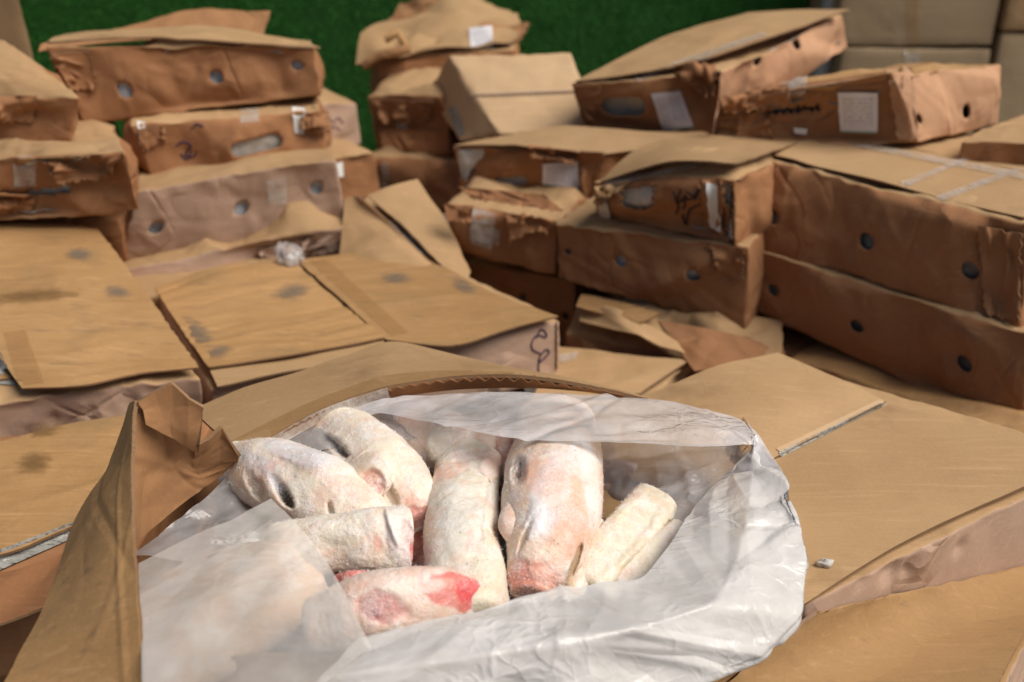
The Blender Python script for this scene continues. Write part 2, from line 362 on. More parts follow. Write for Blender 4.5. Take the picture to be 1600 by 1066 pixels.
# ---------------------------------------------------------------- the carton builder
FACES = {'front': (0, 2, 1, -1), 'back': (0, 2, 1, 1), 'left': (1, 2, 0, -1), 'right': (1, 2, 0, 1), 'top': (0, 1, 2, 1), 'bottom': (0, 1, 2, -1)}
GROUP = 'brown cartons piled in stacks'
def tri(C8, p):
    u, v, w_ = (p[:, 0:1] + 1) / 2, (p[:, 1:2] + 1) / 2, (p[:, 2:3] + 1) / 2
    def bl(a, b, c, d): return a * (1 - u) * (1 - v) + b * u * (1 - v) + c * u * v + d * (1 - u) * v
    return bl(*C8[0:4]) * w_ + bl(*C8[4:8]) * (1 - w_)
def carton(label, top, H=.17, bot=None, mats=None, holes=(), slots=(), tears=(), cell=.0068, bulge=(.008, .008), amp=.006, nc=16, dents=(),
           wrp=.009, rnd=.0045, seed=1, liner=LINER, name='cardboard_box', group=GROUP, cat='cardboard box', edge_wear=.003, right_mat=None, inset=.013):
    rs = np.random.RandomState(seed)
    top = [np.array(t, float) for t in top]
    if bot is None: bot = [None] * 4
    b4 = [(top[i] - V(0, 0, H)) if bot[i] is None else np.array(bot[i], float) for i in range(4)]
    C8 = top + b4
    ex = (C8[1] - C8[0] + C8[2] - C8[3] + C8[5] - C8[4] + C8[6] - C8[7]) / 4; ey = (C8[3] - C8[0] + C8[2] - C8[1] + C8[7] - C8[4] + C8[6] - C8[5]) / 4
    ez = sum(C8[:4]) / 4 - sum(C8[4:]) / 4
    L = np.array([np.linalg.norm(ex), np.linalg.norm(ey), np.linalg.norm(ez)]); h = L / 2
    nx, ny, nz = unit(np.cross(ey, ez)), unit(np.cross(ez, ex)), unit(np.cross(ex, ey)); AX = (nx, ny, nz)
    ctr = sum(C8) / 8
    def face_st(face, px, py):
        a, b, c, s = FACES[face]; cp = np.zeros((1, 3)); cp[0, c] = s; P0 = tri(C8, cp)[0]
        q = cp.copy(); q[0, a] = 1; A = tri(C8, q)[0] - P0; q = cp.copy(); q[0, b] = 1; B = tri(C8, q)[0] - P0
        d = ray(px, py); M = np.stack([A, B, -d], 1); s_ = np.linalg.solve(M, EYE - P0); return s_[0] * h[a], s_[1] * h[b], s_[2]
    # lines of the face grids, denser at the rounded edges
    lines = []
    for i in range(3):
        k = max(2, int(round(L[i] / cell))); l = np.linspace(-h[i], h[i], k + 1); r_ = min(rnd, h[i] * .4)
        e = [-h[i] + r_ * .35, -h[i] + r_ * .8]
        l = np.concatenate([l[(np.abs(l) < h[i] - r_ * 1.4)], [-h[i], h[i]], e, [-x for x in e]]); lines.append(np.unique(np.round(l, 6)))
    allv, allf, allf_full, fid, off = [], [], [], [], 0
    hol = {}
    for hh in holes:
        fc, px, py, rp = hh[:4]; s, t, dep = face_st(fc, px, py); hol.setdefault(fc, []).append((s, t, rp * dep / F, 0, 0))
    for fc, px0, py0, px1, py1, rp in slots:
        s, t, dep = face_st(fc, px0, py0); s2, t2, _ = face_st(fc, px1, py1)
        hol.setdefault(fc, []).append((s, t, rp * dep / F, s2 - s, t2 - t))
    tr_ = {}
    for fc, poly in tears: tr_.setdefault(fc, []).append(np.array([face_st(fc, *p)[:2] for p in poly]))
    dn = {}
    for dd in dents:
        fc, px, py, rp, dep_ = dd[:5]; s, t, dep = face_st(fc, px, py); dn.setdefault(fc, []).append((s, t, rp * dep / F, dep_))
    for fc, (a, b, c, s) in FACES.items():
        A, B = np.meshgrid(lines[a], lines[b]); na, nb = len(lines[a]), len(lines[b]); ia = np.arange(na * nb).reshape(nb, na)
        q = np.stack([ia[:-1, :-1], ia[:-1, 1:], ia[1:, 1:], ia[1:, :-1]], -1).reshape(-1, 4)
        A, B = A.ravel().copy(), B.ravel().copy(); ca, cb = A[q].mean(1), B[q].mean(1); keep = np.ones(len(q), bool)
        for (hs, ht, hr, ds, dt) in hol.get(fc, []):
            def near(x, y):
                ll = ds * ds + dt * dt; k = np.clip(((x - hs) * ds + (y - ht) * dt) / ll, 0, 1) if ll > 0 else 0
                return hs + k * ds, ht + k * dt
            def dist(x, y): n0, n1 = near(x, y); return np.hypot(x - n0, y - n1)
            kill = dist(ca, cb) < hr; keep &= ~kill
            inside = np.zeros(len(A), bool); inside[q[kill].ravel()] = True
            outer = np.zeros(len(A), bool); outer[q[~kill].ravel()] = True; bd = inside & outer
            n0, n1 = near(A[bd], B[bd]); dd = np.hypot(A[bd] - n0, B[bd] - n1) + 1e-9
            A[bd] = n0 + (A[bd] - n0) / dd * hr; B[bd] = n1 + (B[bd] - n1) / dd * hr
        for poly in tr_.get(fc, []):
            x, y = ca, cb; ins = np.zeros(len(x), bool); j = len(poly) - 1
            jx, jy = rs.uniform(-.004, .004, len(x)), rs.uniform(-.004, .004, len(x))
            for i in range(len(poly)):
                xi, yi = poly[i]; xj, yj = poly[j]
                ins ^= ((yi > y + jy) != (yj > y + jy)) & (x + jx < (xj - xi) * (y + jy - yi) / (yj - yi + 1e-12) + xi); j = i
            keep &= ~ins
        p = np.zeros((len(A), 3)); p[:, a] = A; p[:, b] = B; p[:, c] = s * h[c]
        key0 = p.copy()
        inn = np.clip(p, -(h - rnd), h - rnd); qv = p - inn; ln = np.linalg.norm(qv, axis=1, keepdims=True)
        # only round where two or more axes exceed
        p = np.where(ln > 1e-9, inn + qv / np.maximum(ln, 1e-9) * np.minimum(ln, rnd), p)
        ua, ub = A / h[a], B / h[b]; win = (1 - ua ** 2) * (1 - ub ** 2); win = np.clip(win, 0, 1)
        bl_ = bulge[0] if fc in ('top', 'bottom') else bulge[1]
        d = bl_ * win
        if fc != 'bottom':
            nn_ = int(nc * max(.4, L[a] * L[b] / .1)); wi = np.clip(win * 4, 0, 1)
            d = d + wi * creases(A + h[a], B + h[b], L[a], L[b], rs, max(3, nn_ // 3), amp * 2.3, .04, .12, .10, .34)
            d = d + wi * creases(A + h[a], B + h[b], L[a], L[b], rs, nn_ // 2, amp * .5, .015, .04, .04, .20) + wi * creases(A + h[a], B + h[b], L[a], L[b], rs, nn_ * 2, amp * .26, .006, .013, .03, .16)
        for (hs, ht, hr, dep_) in dn.get(fc, []):
            rr = np.hypot(A - hs, B - ht); d = d - dep_ * np.maximum(0, 1 - rr / hr) * np.clip(win * 6, 0, 1)
        pw = tri(C8, p / h) + AX[c][None] * (s * d)[:, None]
        allv.append(np.c_[pw, key0]); f_ = q[keep]; allf_full.append(q[:, ::-1] + off if (s < 0) != (fc in ('front', 'back')) else q + off)
        if (s < 0) != (fc in ('front', 'back')): f_ = f_[:, ::-1]
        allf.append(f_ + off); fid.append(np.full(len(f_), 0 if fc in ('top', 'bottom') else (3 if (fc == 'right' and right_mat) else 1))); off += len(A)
    Vv = np.concatenate(allv); Ff = np.concatenate(allf); mi = np.concatenate(fid)
    key = np.round(Vv[:, 3:] * 1e5).astype(np.int64); _, first, inv = np.unique(key, axis=0, return_index=True, return_inverse=True)
    P = Vv[first, :3]; Ff = inv.ravel()[Ff]
    n3 = np.stack([fbm(P, 3.4, seed * 7 + i, 2) for i in range(3)], 1); P = P + n3 * wrp
    n4 = np.stack([vnoise(P, 45.0, seed * 5 + i) for i in range(3)], 1); kk = np.abs(Vv[first, 3:]) / h; ed = np.clip((np.sort(kk, 1)[:, 1] - .86) / .14, 0, 1)
    P = P + n4 * (edge_wear * ed)[:, None]; P[:, 2] -= ed * np.maximum(0, fbm(P, 8.0, seed * 3, 2)) * amp * .9
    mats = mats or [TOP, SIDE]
    o = make(name, P, Ff, list(mats) + [EDGE] + ([right_mat] if right_mat else []), None, V(ctr[0], ctr[1], min(c[2] for c in b4)), midx=mi)
    tag(o, label, cat, group)
    if holes or slots or tears:
        md = o.modifiers.new('board', 'SOLIDIFY'); md.thickness = .004; md.offset = -1; md.material_offset_rim = 2; md.material_offset = 0
    SURF[o.name] = (P, Ff); PARTS.setdefault(o.name, []).append(o.name); o['_n'] = o.name
    if liner is not None and (holes or slots or tears):
        Fa = inv.ravel()[np.concatenate(allf_full)]; nk = Vv[first, 3:] / h; wk = np.clip((np.abs(nk) - .86) / .14, 0, 1) * np.sign(nk)
        vn = wk[:, 0:1] * nx + wk[:, 1:2] * ny + wk[:, 2:3] * nz; vn /= np.maximum(1, np.linalg.norm(vn, axis=1, keepdims=True) / 1.35)
        lp = P - vn * (inset + .004 * fbm(P, 24.0, seed + 3, 3))[:, None]
        make('plastic_lining', lp, Fa, liner, o)
    o['_c'] = [float(x) for c in C8 for x in c]
    return o
def corners(o): return np.array(o['_c']).reshape(8, 3)

def bvh_of(*objs):
    vs, fs, off = [], [], 0
    for o in objs:
        for nm in PARTS.get(o['_n'], [o['_n']]):
            v, f = SURF[nm]; vs.append(v); fs.append(np.asarray(f) + off); off += len(v)
    vs = np.concatenate(vs); fs = np.concatenate(fs)
    return BVHTree.FromPolygons([tuple(v) for v in vs], [tuple(f) for f in fs])
def hit(b, px, py, lift):
    d = Vector(ray(px, py)).normalized(); loc, nr, i, dist = b.ray_cast(Vector(EYE), d)
    if loc is None: return None
    nr = np.array(nr); nr = nr if nr @ np.array(d) < 0 else -nr
    return np.array(loc) + nr * lift
def smooth_grid(G, it=2):
    for _ in range(it):
        H = G.copy(); H[1:-1, 1:-1] = (G[:-2, 1:-1] + G[2:, 1:-1] + G[1:-1, :-2] + G[1:-1, 2:] + 2 * G[1:-1, 1:-1]) / 6; G = H
    return G
def decal(name, o, quad, mat, n=(10, 14), lift=.0022, thick=.0004, b=None, part_label=None):
    """a paper label or a strip of tape lying on the carton: its four corners as seen (TL, TR, BR, BL)"""
    b = b or bvh_of(o); q = np.array(quad, float); G = np.full((n[0], n[1], 3), np.nan)
    for i in range(n[0]):
        for j in range(n[1]):
            s, t = j / (n[1] - 1), i / (n[0] - 1); p = (q[0] * (1 - s) + q[1] * s) * (1 - t) + (q[3] * (1 - s) + q[2] * s) * t
            hp = hit(b, p[0], p[1], lift)
            if hp is not None: G[i, j] = hp
    ok = ~np.isnan(G[..., 0])
    if not ok.any(): return None
    md = np.median(np.linalg.norm(G[ok] - EYE, axis=1))
    ij = np.argwhere(ok)
    for i in range(n[0]):
        for j in range(n[1]):
            if not ok[i, j]:
                k = ij[np.argmin(((ij - [i, j]) ** 2).sum(1))]; dep = (G[k[0], k[1]] - EYE) @ FW
                s, t = j / (n[1] - 1), i / (n[0] - 1); p = (q[0] * (1 - s) + q[1] * s) * (1 - t) + (q[3] * (1 - s) + q[2] * s) * t
                G[i, j] = EYE + ray(p[0], p[1]) * dep
    G = smooth_grid(G, 2); nr = grid_normals(G); flip = False
    if (nr * (EYE - G)).sum(-1).mean() < 0: nr = -nr; flip = True
    r_ = solid_grid(name, G, nr, mat, o, thick, flip)
    if part_label: r_['label'] = part_label
    return r_
def tatter(o, quad, seed, mats=None, amp=.006, ang=None, n=(26, 30), nc=22, lift=.004, curl=.0, b=None):
    """a crushed, torn piece of the carton's own board standing off its face"""
    b = b or bvh_of(o); q = np.array(quad, float); G = np.zeros((n[0], n[1], 3)); dep = None; rs = np.random.RandomState(seed)
    for i in range(n[0]):
        for j in range(n[1]):
            s_, t_ = j / (n[1] - 1), i / (n[0] - 1); p = (q[0] * (1 - s_) + q[1] * s_) * (1 - t_) + (q[3] * (1 - s_) + q[2] * s_) * t_
            hp = hit(b, p[0], p[1], lift)
            if hp is not None and (dep is None or abs((hp - EYE) @ FW - dep) < .06): dep = (hp - EYE) @ FW
            elif dep is None: dep = 2.3
            G[i, j] = EYE + ray(p[0], p[1]) * (dep - .003)
    G = smooth_grid(G, 3); nr = grid_normals(G); flip = False
    if (nr * (EYE - G)).sum(-1).mean() < 0: nr = -nr; flip = True
    sx = np.linalg.norm(np.diff(G, axis=1), axis=2).sum(1).mean(); sy = np.linalg.norm(np.diff(G, axis=0), axis=2).sum(0).mean()
    X, Y_ = np.meshgrid(np.linspace(0, sx, n[1]), np.linspace(0, sy, n[0])); m_ = min(sx, sy)
    h = creases(X, Y_, sx, sy, rs, nc, amp, .06 * m_, .3 * m_, .3 * m_, 1.1 * m_, ang); h = np.maximum(h, -.002) + .002
    h += curl * (np.linspace(0, 1, n[0]) ** 2)[:, None]
    G = G + nr * h[..., None]
    jag = rs.uniform(-1, 1, n[1]) * .004; G[-1] += np.c_[np.zeros(n[1]), np.zeros(n[1]), jag]; G[:, 0] += rs.uniform(-.003, .003, (n[0], 3)); G[:, -1] += rs.uniform(-.003, .003, (n[0], 3))
    return solid_grid('torn_flap', G, nr, mats or [SIDE, EDGE, INNER], o, .003, flip)
def tubes(name, lines, rad, mat, parent=None, k=6, origin=None):
    vs, fs, off = [], [], 0
    for P in lines:
        P = np.asarray(P, float)
        if len(P) < 2: continue
        T = np.gradient(P, axis=0); T /= np.linalg.norm(T, axis=1, keepdims=True) + 1e-12
        ref = V(0.3, .2, 1); A = np.cross(T, ref); A /= np.linalg.norm(A, axis=1, keepdims=True) + 1e-12; B = np.cross(T, A)
        for i in range(k):
            a = 2 * math.pi * i / k; vs.append(P + (A * math.cos(a) + B * math.sin(a)) * rad)
        m = len(P)
        for i in range(k):
            j = (i + 1) % k
            for t in range(m - 1): fs.append((off + i * m + t, off + j * m + t, off + j * m + t + 1, off + i * m + t + 1))
        off += k * m
    if not vs: return None
    return make(name, np.concatenate(vs), fs, mat, parent, origin)
def writing(o, strokes, rad=.0016, mat=None, b=None, name='handwriting'):
    b = b or bvh_of(o); out = []
    for st in strokes:
        pts = crom(np.array(st, float), max(8, len(st) * 6)); h = [hit(b, p[0], p[1], .0008) for p in pts]; h = [x for x in h if x is not None]
        if len(h) > 2: out.append(np.array(h))
    return [tubes('pen_stroke', [x], rad, mat or INK, o) for x in out]
def flap(o, pts, mats=None, n=(22, 30), amp=.002, nc=10, wrp=.003, seed=3, thick=.004, ragged=.0, name='flap', **kw):
    return sheet(name, pts, mats or [TOP, EDGE, INNER], o, thick, n, amp, nc, wrp, seed, ragged=ragged, **kw)
def frontbox(label, tl, tr, bl, br, y0, y1, depth, **kw):
    """carton known by its front: four corners as seen; y0, y1 = how far the left and right end stand; depth = its extent backwards"""
    a, b = Y(*tl, y0), Y(*tr, y1); c, d = Y(*br, y1), Y(*bl, y0)
    e = unit((b - a) * V(1, 1, 0)); nrm = V(-e[1], e[0], 0); up = kw.pop('rise', 0.0)
    nv = nrm * depth + V(0, 0, up)
    return carton(label, [a, b, b + nv, a + nv], bot=[d, c, c + nv, d + nv], **kw)

# ================================================================ SETTING
g = make('ground', [(-60, -60, 0), (60, -60, 0), (60, 60, 0), (-60, 60, 0)], [(0, 1, 2, 3)], CONC, smooth=False); tag(g, kind='structure')

# turf-covered wall
wy = 3.72
wl = empty('turf_wall', (-.3, wy, 0)); tag(wl, 'wall covered in dark green artificial turf behind the cartons', 'wall')
def boxmesh(x0, x1, y0, y1, z0, z1):
    v = [(x, y, z) for x in (x0, x1) for y in (y0, y1) for z in (z0, z1)]
    return v, [(0, 1, 3, 2), (4, 6, 7, 5), (0, 4, 5, 1), (2, 3, 7, 6), (0, 2, 6, 4), (1, 5, 7, 3)]
v, f = boxmesh(-3.2, 1.03, wy, wy + .12, 0, 2.3); make('backing', v, f, TURF, wl, smooth=False)
rs = np.random.RandomState(5); nb = 42000
bx, bz = rs.uniform(-2.3, 1.02, nb), rs.uniform(.02, 1.0, nb); hgt = rs.uniform(.012, .022, nb)
an = rs.uniform(0, 2 * math.pi, nb); tip = np.c_[bx + rs.normal(0, .007, nb), np.full(nb, wy) - hgt, bz - rs.uniform(.0, .012, nb)]
wd = .0016
v = np.concatenate([np.c_[bx - wd * np.cos(an), np.full(nb, wy), bz - wd * np.sin(an)], np.c_[bx + wd * np.cos(an), np.full(nb, wy), bz + wd * np.sin(an)], tip])
f = np.c_[np.arange(nb), np.arange(nb) + nb, np.arange(nb) + 2 * nb]
tag(make('turf_pile', v, f, BLADE, wl, smooth=False), kind='stuff')

# pale metal post
px_ = Y(1297, 20, 3.5)
def lathe_post(x, y, r_, z0, z1, k=28):
    vs, fs = [], []; prof = [(r_, z0), (r_, z1), (r_ * .9, z1 + .004), (0.001, z1 + .006)]
    for (rr, z) in prof:
        for i in range(k): vs.append((x + rr * math.cos(6.28318 * i / k), y + rr * math.sin(6.28318 * i / k), z))
    for j in range(len(prof) - 1):
        for i in range(k): fs.append((j * k + i, j * k + (i + 1) % k, (j + 1) * k + (i + 1) % k, (j + 1) * k + i))
    return vs, fs
po = empty('metal_post', (px_[0], 3.5, 0)); tag(po, 'pale grey metal post at the right end of the green wall', 'post')
v, f = lathe_post(px_[0], 3.5, .031, 0, 2.4); make('shaft', v, f, POST, po)
v, f = boxmesh(px_[0] - .07, px_[0] + .07, 3.43, 3.57, 0, .012); make('base_plate', v, f, POST, po, smooth=False)

# large plain cartons in the right background
def big(label, x0, x1, z0, z1, y0, y1, seed, mats=(GREYBOX, GREYBOX), tape=True, rot=0):
    b = carton(label, [(x0, y0, z1), (x1, y0 + rot, z1), (x1, y1, z1), (x0, y1, z1)], H=z1 - z0, mats=mats, cell=.03, bulge=(.004, .006), amp=.002, nc=6, wrp=.004, rnd=.006, seed=seed, group='large plain cartons in the right background', edge_wear=.002)
    return b
bx1 = big('large greyish carton with brown tape strip, top right behind the post', 1.05, 1.555, .535, .98, 3.40, 3.8, 31)
decal('tape', bx1, [(1415, -20), (1437, -20), (1436, 68), (1418, 66)], TAPE, (14, 4))
bx2 = big('large greyish carton at right rear directly under the taped one', 1.075, 1.56, .10, .525, 3.40, 3.8, 32)
decal('tape', bx2, [(1412, 73), (1438, 73), (1436, 100), (1414, 100)], CLEAR, (5, 5), lift=.003)
bx3 = big('light tan carton in the top right corner of the photo', 1.575, 2.15, .585, 1.0, 3.38, 3.8, 33, (TOP, TOP))
bx4 = big('dull brown carton at the right edge below the light tan one', 1.58, 2.15, .12, .575, 3.39, 3.8, 34)
big('low brown carton on the ground under the greyish cartons', 1.08, 2.1, 0, .095, 3.42, 3.8, 35)
# tall board at the left rear
bl_ = carton('tall tan carton standing in the top left corner by the green wall', [Y(-330, -60, 2.9), Y(20, -60, 2.9), Y(20, -60, 2.9) + V(-.25, .4, 0), Y(-330, -60, 2.9) + V(-.25, .4, 0)],
             bot=[V(*Y(-330, -60, 2.9)[:2], 0), V(*Y(20, -60, 2.9)[:2], 0), V(*Y(20, -60, 2.9)[:2], 0) + V(-.25, .4, 0), V(*Y(-330, -60, 2.9)[:2], 0) + V(-.25, .4, 0)], mats=(TOP, TOP), cell=.03, seed=41, amp=.003, nc=8)

# ================================================================ LEFT STACK
l1 = frontbox('sagging carton with three round holes, topmost of the left stack, lid flap open behind', (72, 72), (490, 74), (132, 192), (502, 150), 2.26, 2.38, .27,
              holes=[('front', 197, 138, 11), ('front', 341, 124, 10), ('front', 463, 102, 9)], bulge=(.012, .014), amp=.009, nc=20, seed=2,
              dents=[('front', 320, 112, 110, .022), ('front', 130, 120, 50, .015), ('front', 430, 90, 70, .012)], wrp=.008, rise=-.055)
c = corners(l1); A, B, C_, D_ = c[0], c[1], c[2], c[3]
flap(l1, [[A + V(-.005, .02, .006), A * .7 + B * .3 + V(0, .005, .016), A * .4 + B * .6 + V(0, .0, .012), B + V(.015, .0, .002)], [A * .7 + D_ * .3 + V(0, 0, .020), A * .5 + B * .2 + D_ * .2 + C_ * .1 + V(0, 0, .03), (A * .4 + B * .6) * .75 + (C_ * .6 + D_ * .4) * .25 + V(0, 0, .03), B * .75 + C_ * .25 + V(.0, 0, .008)], [A * .2 + D_ * .8 + V(0, 0, .030), A * .1 + B * .1 + D_ * .5 + C_ * .3 + V(0, 0, .05), (A * .4 + B * .6) * .2 + (C_ * .6 + D_ * .4) * .8 + V(0, 0, .05), B * .2 + C_ * .8 + V(.0, 0, .02)]], amp=.005, nc=24, seed=7)
flap(l1, [[Y(60, 80, 2.44), Y(180, 66, 2.56), Y(300, 60, 2.62), Y(410, 56, 2.66)], [Y(64, 68, 2.46), Y(190, 44, 2.62), Y(300, 16, 2.70), Y(424, 16, 2.74)]], mats=[INNER, EDGE, TOP], amp=.004, seed=8, ragged=.002)
l2 = frontbox('carton with long hand slot and white torn tape, second in the left stack', (205, 200), (500, 168), (238, 279), (507, 244), 2.24, 2.34, .34,
              slots=[('front', 375, 228, 430, 216, 12)], liner=FOAM, bulge=(.008, .012), amp=.009, nc=22, seed=3, wrp=.009, dents=[('front', 290, 235, 45, .016), ('front', 480, 200, 35, .015)])
decal('tape', l2, [(456, 168), (477, 170), (474, 210), (460, 208)], WHITE, (8, 5))
decal('tape', l2, [(214, 190), (226, 192), (232, 236), (218, 228)], WHITE, (8, 4))
decal('tape', l2, [(375, 172), (405, 170), (405, 190), (376, 193)], CLEAR, (6, 6))
writing(l2, [[(275, 228), (287, 221), (298, 228), (290, 240), (300, 246), (308, 238)], [(282, 240), (292, 250), (300, 236)], [(300, 200), (308, 194), (318, 198)]], .0018)
l3 = frontbox('pinkish carton with three holes and clear tape, third in the left stack', (212, 296), (527, 250), (186, 405), (540, 372), 2.14, 2.25, .36,
              mats=[TOP, PINK], holes=[('front', 243, 353, 11), ('front', 376, 327, 11), ('front', 498, 298, 10)], amp=.007, nc=18, bulge=(.008, .012), seed=4, dents=[('front', 380, 325, 60, .012), ('front', 480, 290, 60, .012)])
decal('tape', l3, [(416, 281), (447, 276), (448, 318), (420, 322)], CLEAR, (8, 8))
l4 = carton('crushed pinkish carton at the foot of the left stack', [Y(180, 425, 2.09), Y(540, 352, 2.2), Y(540, 352, 2.2) + V(-.1, .36, 0), Y(180, 425, 2.09) + V(-.1, .36, 0)], H=.24, mats=[TOP, PINK], amp=.012, nc=24, seed=5, dents=[('front', 480, 385, 60, .02)])
ll1 = carton('bright topped sagging carton at the left edge, upper of two', [Y(-240, 150, 2.2), Y(125, 150, 2.14), W(25, 68, .74), W(-280, 62, .74)],
             bot=[Y(-240, 245, 2.2), Y(108, 247, 2.16), Y(108, 247, 2.16) + V(-.2, .42, 0), Y(-240, 245, 2.2) + V(0, .42, 0)], holes=[('front', 48, 190, 8)], liner=LINERSHADE, amp=.010, nc=20, bulge=(.02, .014), seed=6, dents=[('front', 48, 190, 60, .025)], wrp=.010)
ll2 = carton('carton with a ripped strip of clear film at the left edge, lower of two', [Y(-230, 250, 2.03), Y(193, 237, 1.98), Y(193, 237, 1.98) + V(-.17, .38, -.035), Y(-230, 250, 2.03) + V(-.15, .38, -.035)],
             bot=[Y(-230, 362, 2.03), Y(217, 326, 2.0), Y(217, 326, 2.0) + V(-.17, .38, 0), Y(-230, 362, 2.03) + V(-.15, .38, 0)],
             tears=[('front', [(-60, 296), (40, 299), (102, 287), (106, 297), (45, 312), (-60, 316)])], liner=FOAM, amp=.010, nc=22, seed=9, dents=[('front', 150, 262, 70, .024), ('front', 60, 300, 60, .014)], wrp=.010)
decal('tape', ll2, [(20, 246), (58, 244), (56, 290), (22, 292)], CLEAR, (8, 8))
decal('tape', ll2, [(-20, 300), (60, 304), (58, 316), (-20, 320)], CLEAR, (5, 10), lift=.006)
# cartons seen behind the left stack
lb1 = frontbox('pinkish carton with faint pen marks, seen behind the right end of the left stack', (440, 160), (556, 160), (450, 232), (562, 226), 2.52, 2.70, .30, mats=[TOP, PINK], amp=.009, nc=16, seed=10, cell=.014, rise=.05)
writing(lb1, [[(505, 190), (512, 182), (520, 192), (528, 184), (536, 193)], [(508, 202), (520, 198), (532, 203)]], .0012)
lb2 = frontbox('dark brown carton below the pen marked one, behind the left stack', (450, 262), (584, 232), (460, 325), (596, 300), 2.40, 2.58, .30, amp=.008, seed=11, cell=.014)
decal('tape', lb2, [(522, 256), (534, 253), (535, 276), (524, 278)], WHITE, (5, 4), lift=.004)

# ================================================================ CENTRE REAR STACK
c1 = frontbox('torn carton heaped with ripped flaps and a white label, topmost at the rear centre', (588, 92), (800, 80), (596, 158), (800, 150), 3.02, 3.0, .36, amp=.010, nc=22, seed=12, cell=.014, wrp=.012)
c = corners(c1); A, B, C_, D_ = c[0], c[1], c[2], c[3]
flap(c1, [[A + V(-.06, -.02, -.01), (A + B) / 2 + V(0, .0, .02), B + V(.0, .02, .02)], [(A + D_) / 2 + V(-.05, 0, .05), (A + B + C_ + D_) / 4 + V(0, 0, .07), (B + C_) / 2 + V(.02, 0, .04)], [D_ + V(.06, 0, .08), (C_ + D_) / 2 + V(0, 0, .115), C_ + V(0, 0, .05)]], amp=.012, nc=34, wrp=.012, seed=13, ragged=.006)
flap(c1, [[D_ + V(-.02, -.05, .05), D_ + V(.12, -.1, .06)], [D_ + V(.02, .0, .10), D_ + V(.20, -.02, .14)]], mats=[INNER, EDGE, TOP], amp=.01, nc=24, seed=14, ragged=.006)
flap(c1, [[B + V(-.10, .1, .01), B + V(.03, .1, .02)], [B + V(-.09, .16, .06), B + V(.05, .16, .055)]], mats=[INNER, EDGE, TOP], amp=.008, nc=18, seed=15, ragged=.006)
tubes('torn_roll', [[Y(570, 104, 2.98), Y(590, 88, 2.97), Y(640, 76, 2.99)]], .014, INNER, c1, 10)
tubes('torn_roll', [[Y(602, 62, 3.0), Y(622, 52, 3.0), Y(632, 70, 3.0)]], .012, WORN, c1, 10)
decal('paper_label', c1, [(733, 46), (768, 42), (770, 78), (735, 79)], LABEL, (8, 8), lift=.004)
c2 = carton('carton tipped towards the viewer, light painted into its board, with a straight pale seam, rear centre', [Y(782, 211, 2.56), Y(938, 208, 2.56), Y(893, 80, 2.80), Y(702, 84, 2.80)],
            bot=[Y(718, 222, 2.66), Y(930, 228, 2.72), Y(890, 150, 2.95), Y(668, 146, 2.92)], mats=[LITPALE, LITPALE], amp=.002, nc=8, bulge=(.004, .004), wrp=.004, seed=16, rnd=.006)
decal('tape', c2, [(735, 147), (915, 140), (916, 146), (738, 153)], CLEAR, (4, 24))
decal('seam', c2, [(735, 149), (915, 142), (915, 144), (737, 151)], EDGE, (3, 24), lift=.003)
decal('tape', c2, [(700, 168), (712, 166), (728, 208), (716, 212)], SILVER, (8, 4))
c3 = frontbox('small crushed carton with clear tape, under the torn one at rear centre', (575, 152), (690, 152), (590, 238), (712, 244), 2.84, 2.78, .36, amp=.014, nc=26, seed=17, cell=.012, dents=[('front', 640, 200, 60, .03)], rise=.04)
decal('tape', c3, [(622, 156), (634, 155), (636, 205), (618, 206)], CLEAR, (8, 5))
c3b = frontbox('dark carton deep in shade at the base of the rear centre stack', (570, 248), (745, 250), (580, 330), (750, 335), 2.78, 2.7, .36, amp=.01, nc=18, seed=18, cell=.014)
decal('tape', c3b, [(598, 255), (608, 255), (606, 300), (596, 298)], CLEAR, (6, 4))
c4b = carton('carton with purple scrawl, hand slot and printed white label, centre of the photo', [Y(708, 228, 2.42), Y(938, 238, 2.36), W(1120, 208, .50), W(880, 196, .52)],
             bot=[Y(720, 306, 2.44), Y(925, 332, 2.38), W(1120, 208, .50) + V(0, 0, -.16), W(880, 196, .52) + V(0, 0, -.15)], slots=[('front', 780, 286, 815, 283, 9)], liner=FOAM, amp=.010, nc=22, seed=19, bulge=(.01, .012), dents=[('front', 900, 240, 70, .02), ('front', 830, 290, 50, .012)])
c = corners(c4b); A, B, C_, D_ = c[0], c[1], c[2], c[3]
flap(c4b, [[A + V(.0, .0, .004), (A + B) / 2 + V(0, -.02, .012), B + V(.0, -.01, -.004)], [D_ + V(0, -.04, .012), (C_ + D_) / 2 + V(0, -.06, .012), C_ + V(-.0, -.06, .01)]], amp=.004, nc=12, seed=20)
decal('paper_label', c4b, [(848, 256), (903, 252), (906, 297), (848, 287)], LABEL, (8, 10), lift=.004)
writing(c4b, [[(728, 238), (736, 250), (726, 262), (738, 266), (730, 280)], [(742, 240), (735, 256), (744, 268)], [(722, 250), (745, 252)]], .0020)
c5 = frontbox('crushed carton patched with silvery tape, under the one with the printed label', (694, 316), (868, 346), (702, 390), (866, 422), 2.32, 2.2, .38, amp=.013, nc=26, seed=21, dents=[('front', 830, 345, 50, .025), ('front', 770, 360, 60, .016)])
decal('tape', c5, [(738, 325), (775, 335), (768, 390), (736, 380)], CLEAR, (10, 8), lift=.003)
decal('tape', c5, [(735, 350), (782, 358), (780, 382), (734, 374)], CLEAR, (6, 8), lift=.004)
c6 = frontbox('long carton with three small holes, centre right beneath the torn end carton', (868, 348), (1167, 388), (868, 436), (1164, 516), 2.18, 1.98, .40, holes=[('front', 885, 393, 6), ('front', 973, 410, 10), ('front', 1087, 430, 10)], amp=.008, nc=20, seed=22, dents=[('front', 1000, 400, 60, .012), ('front', 1130, 400, 50, .012)], edge_wear=.005)
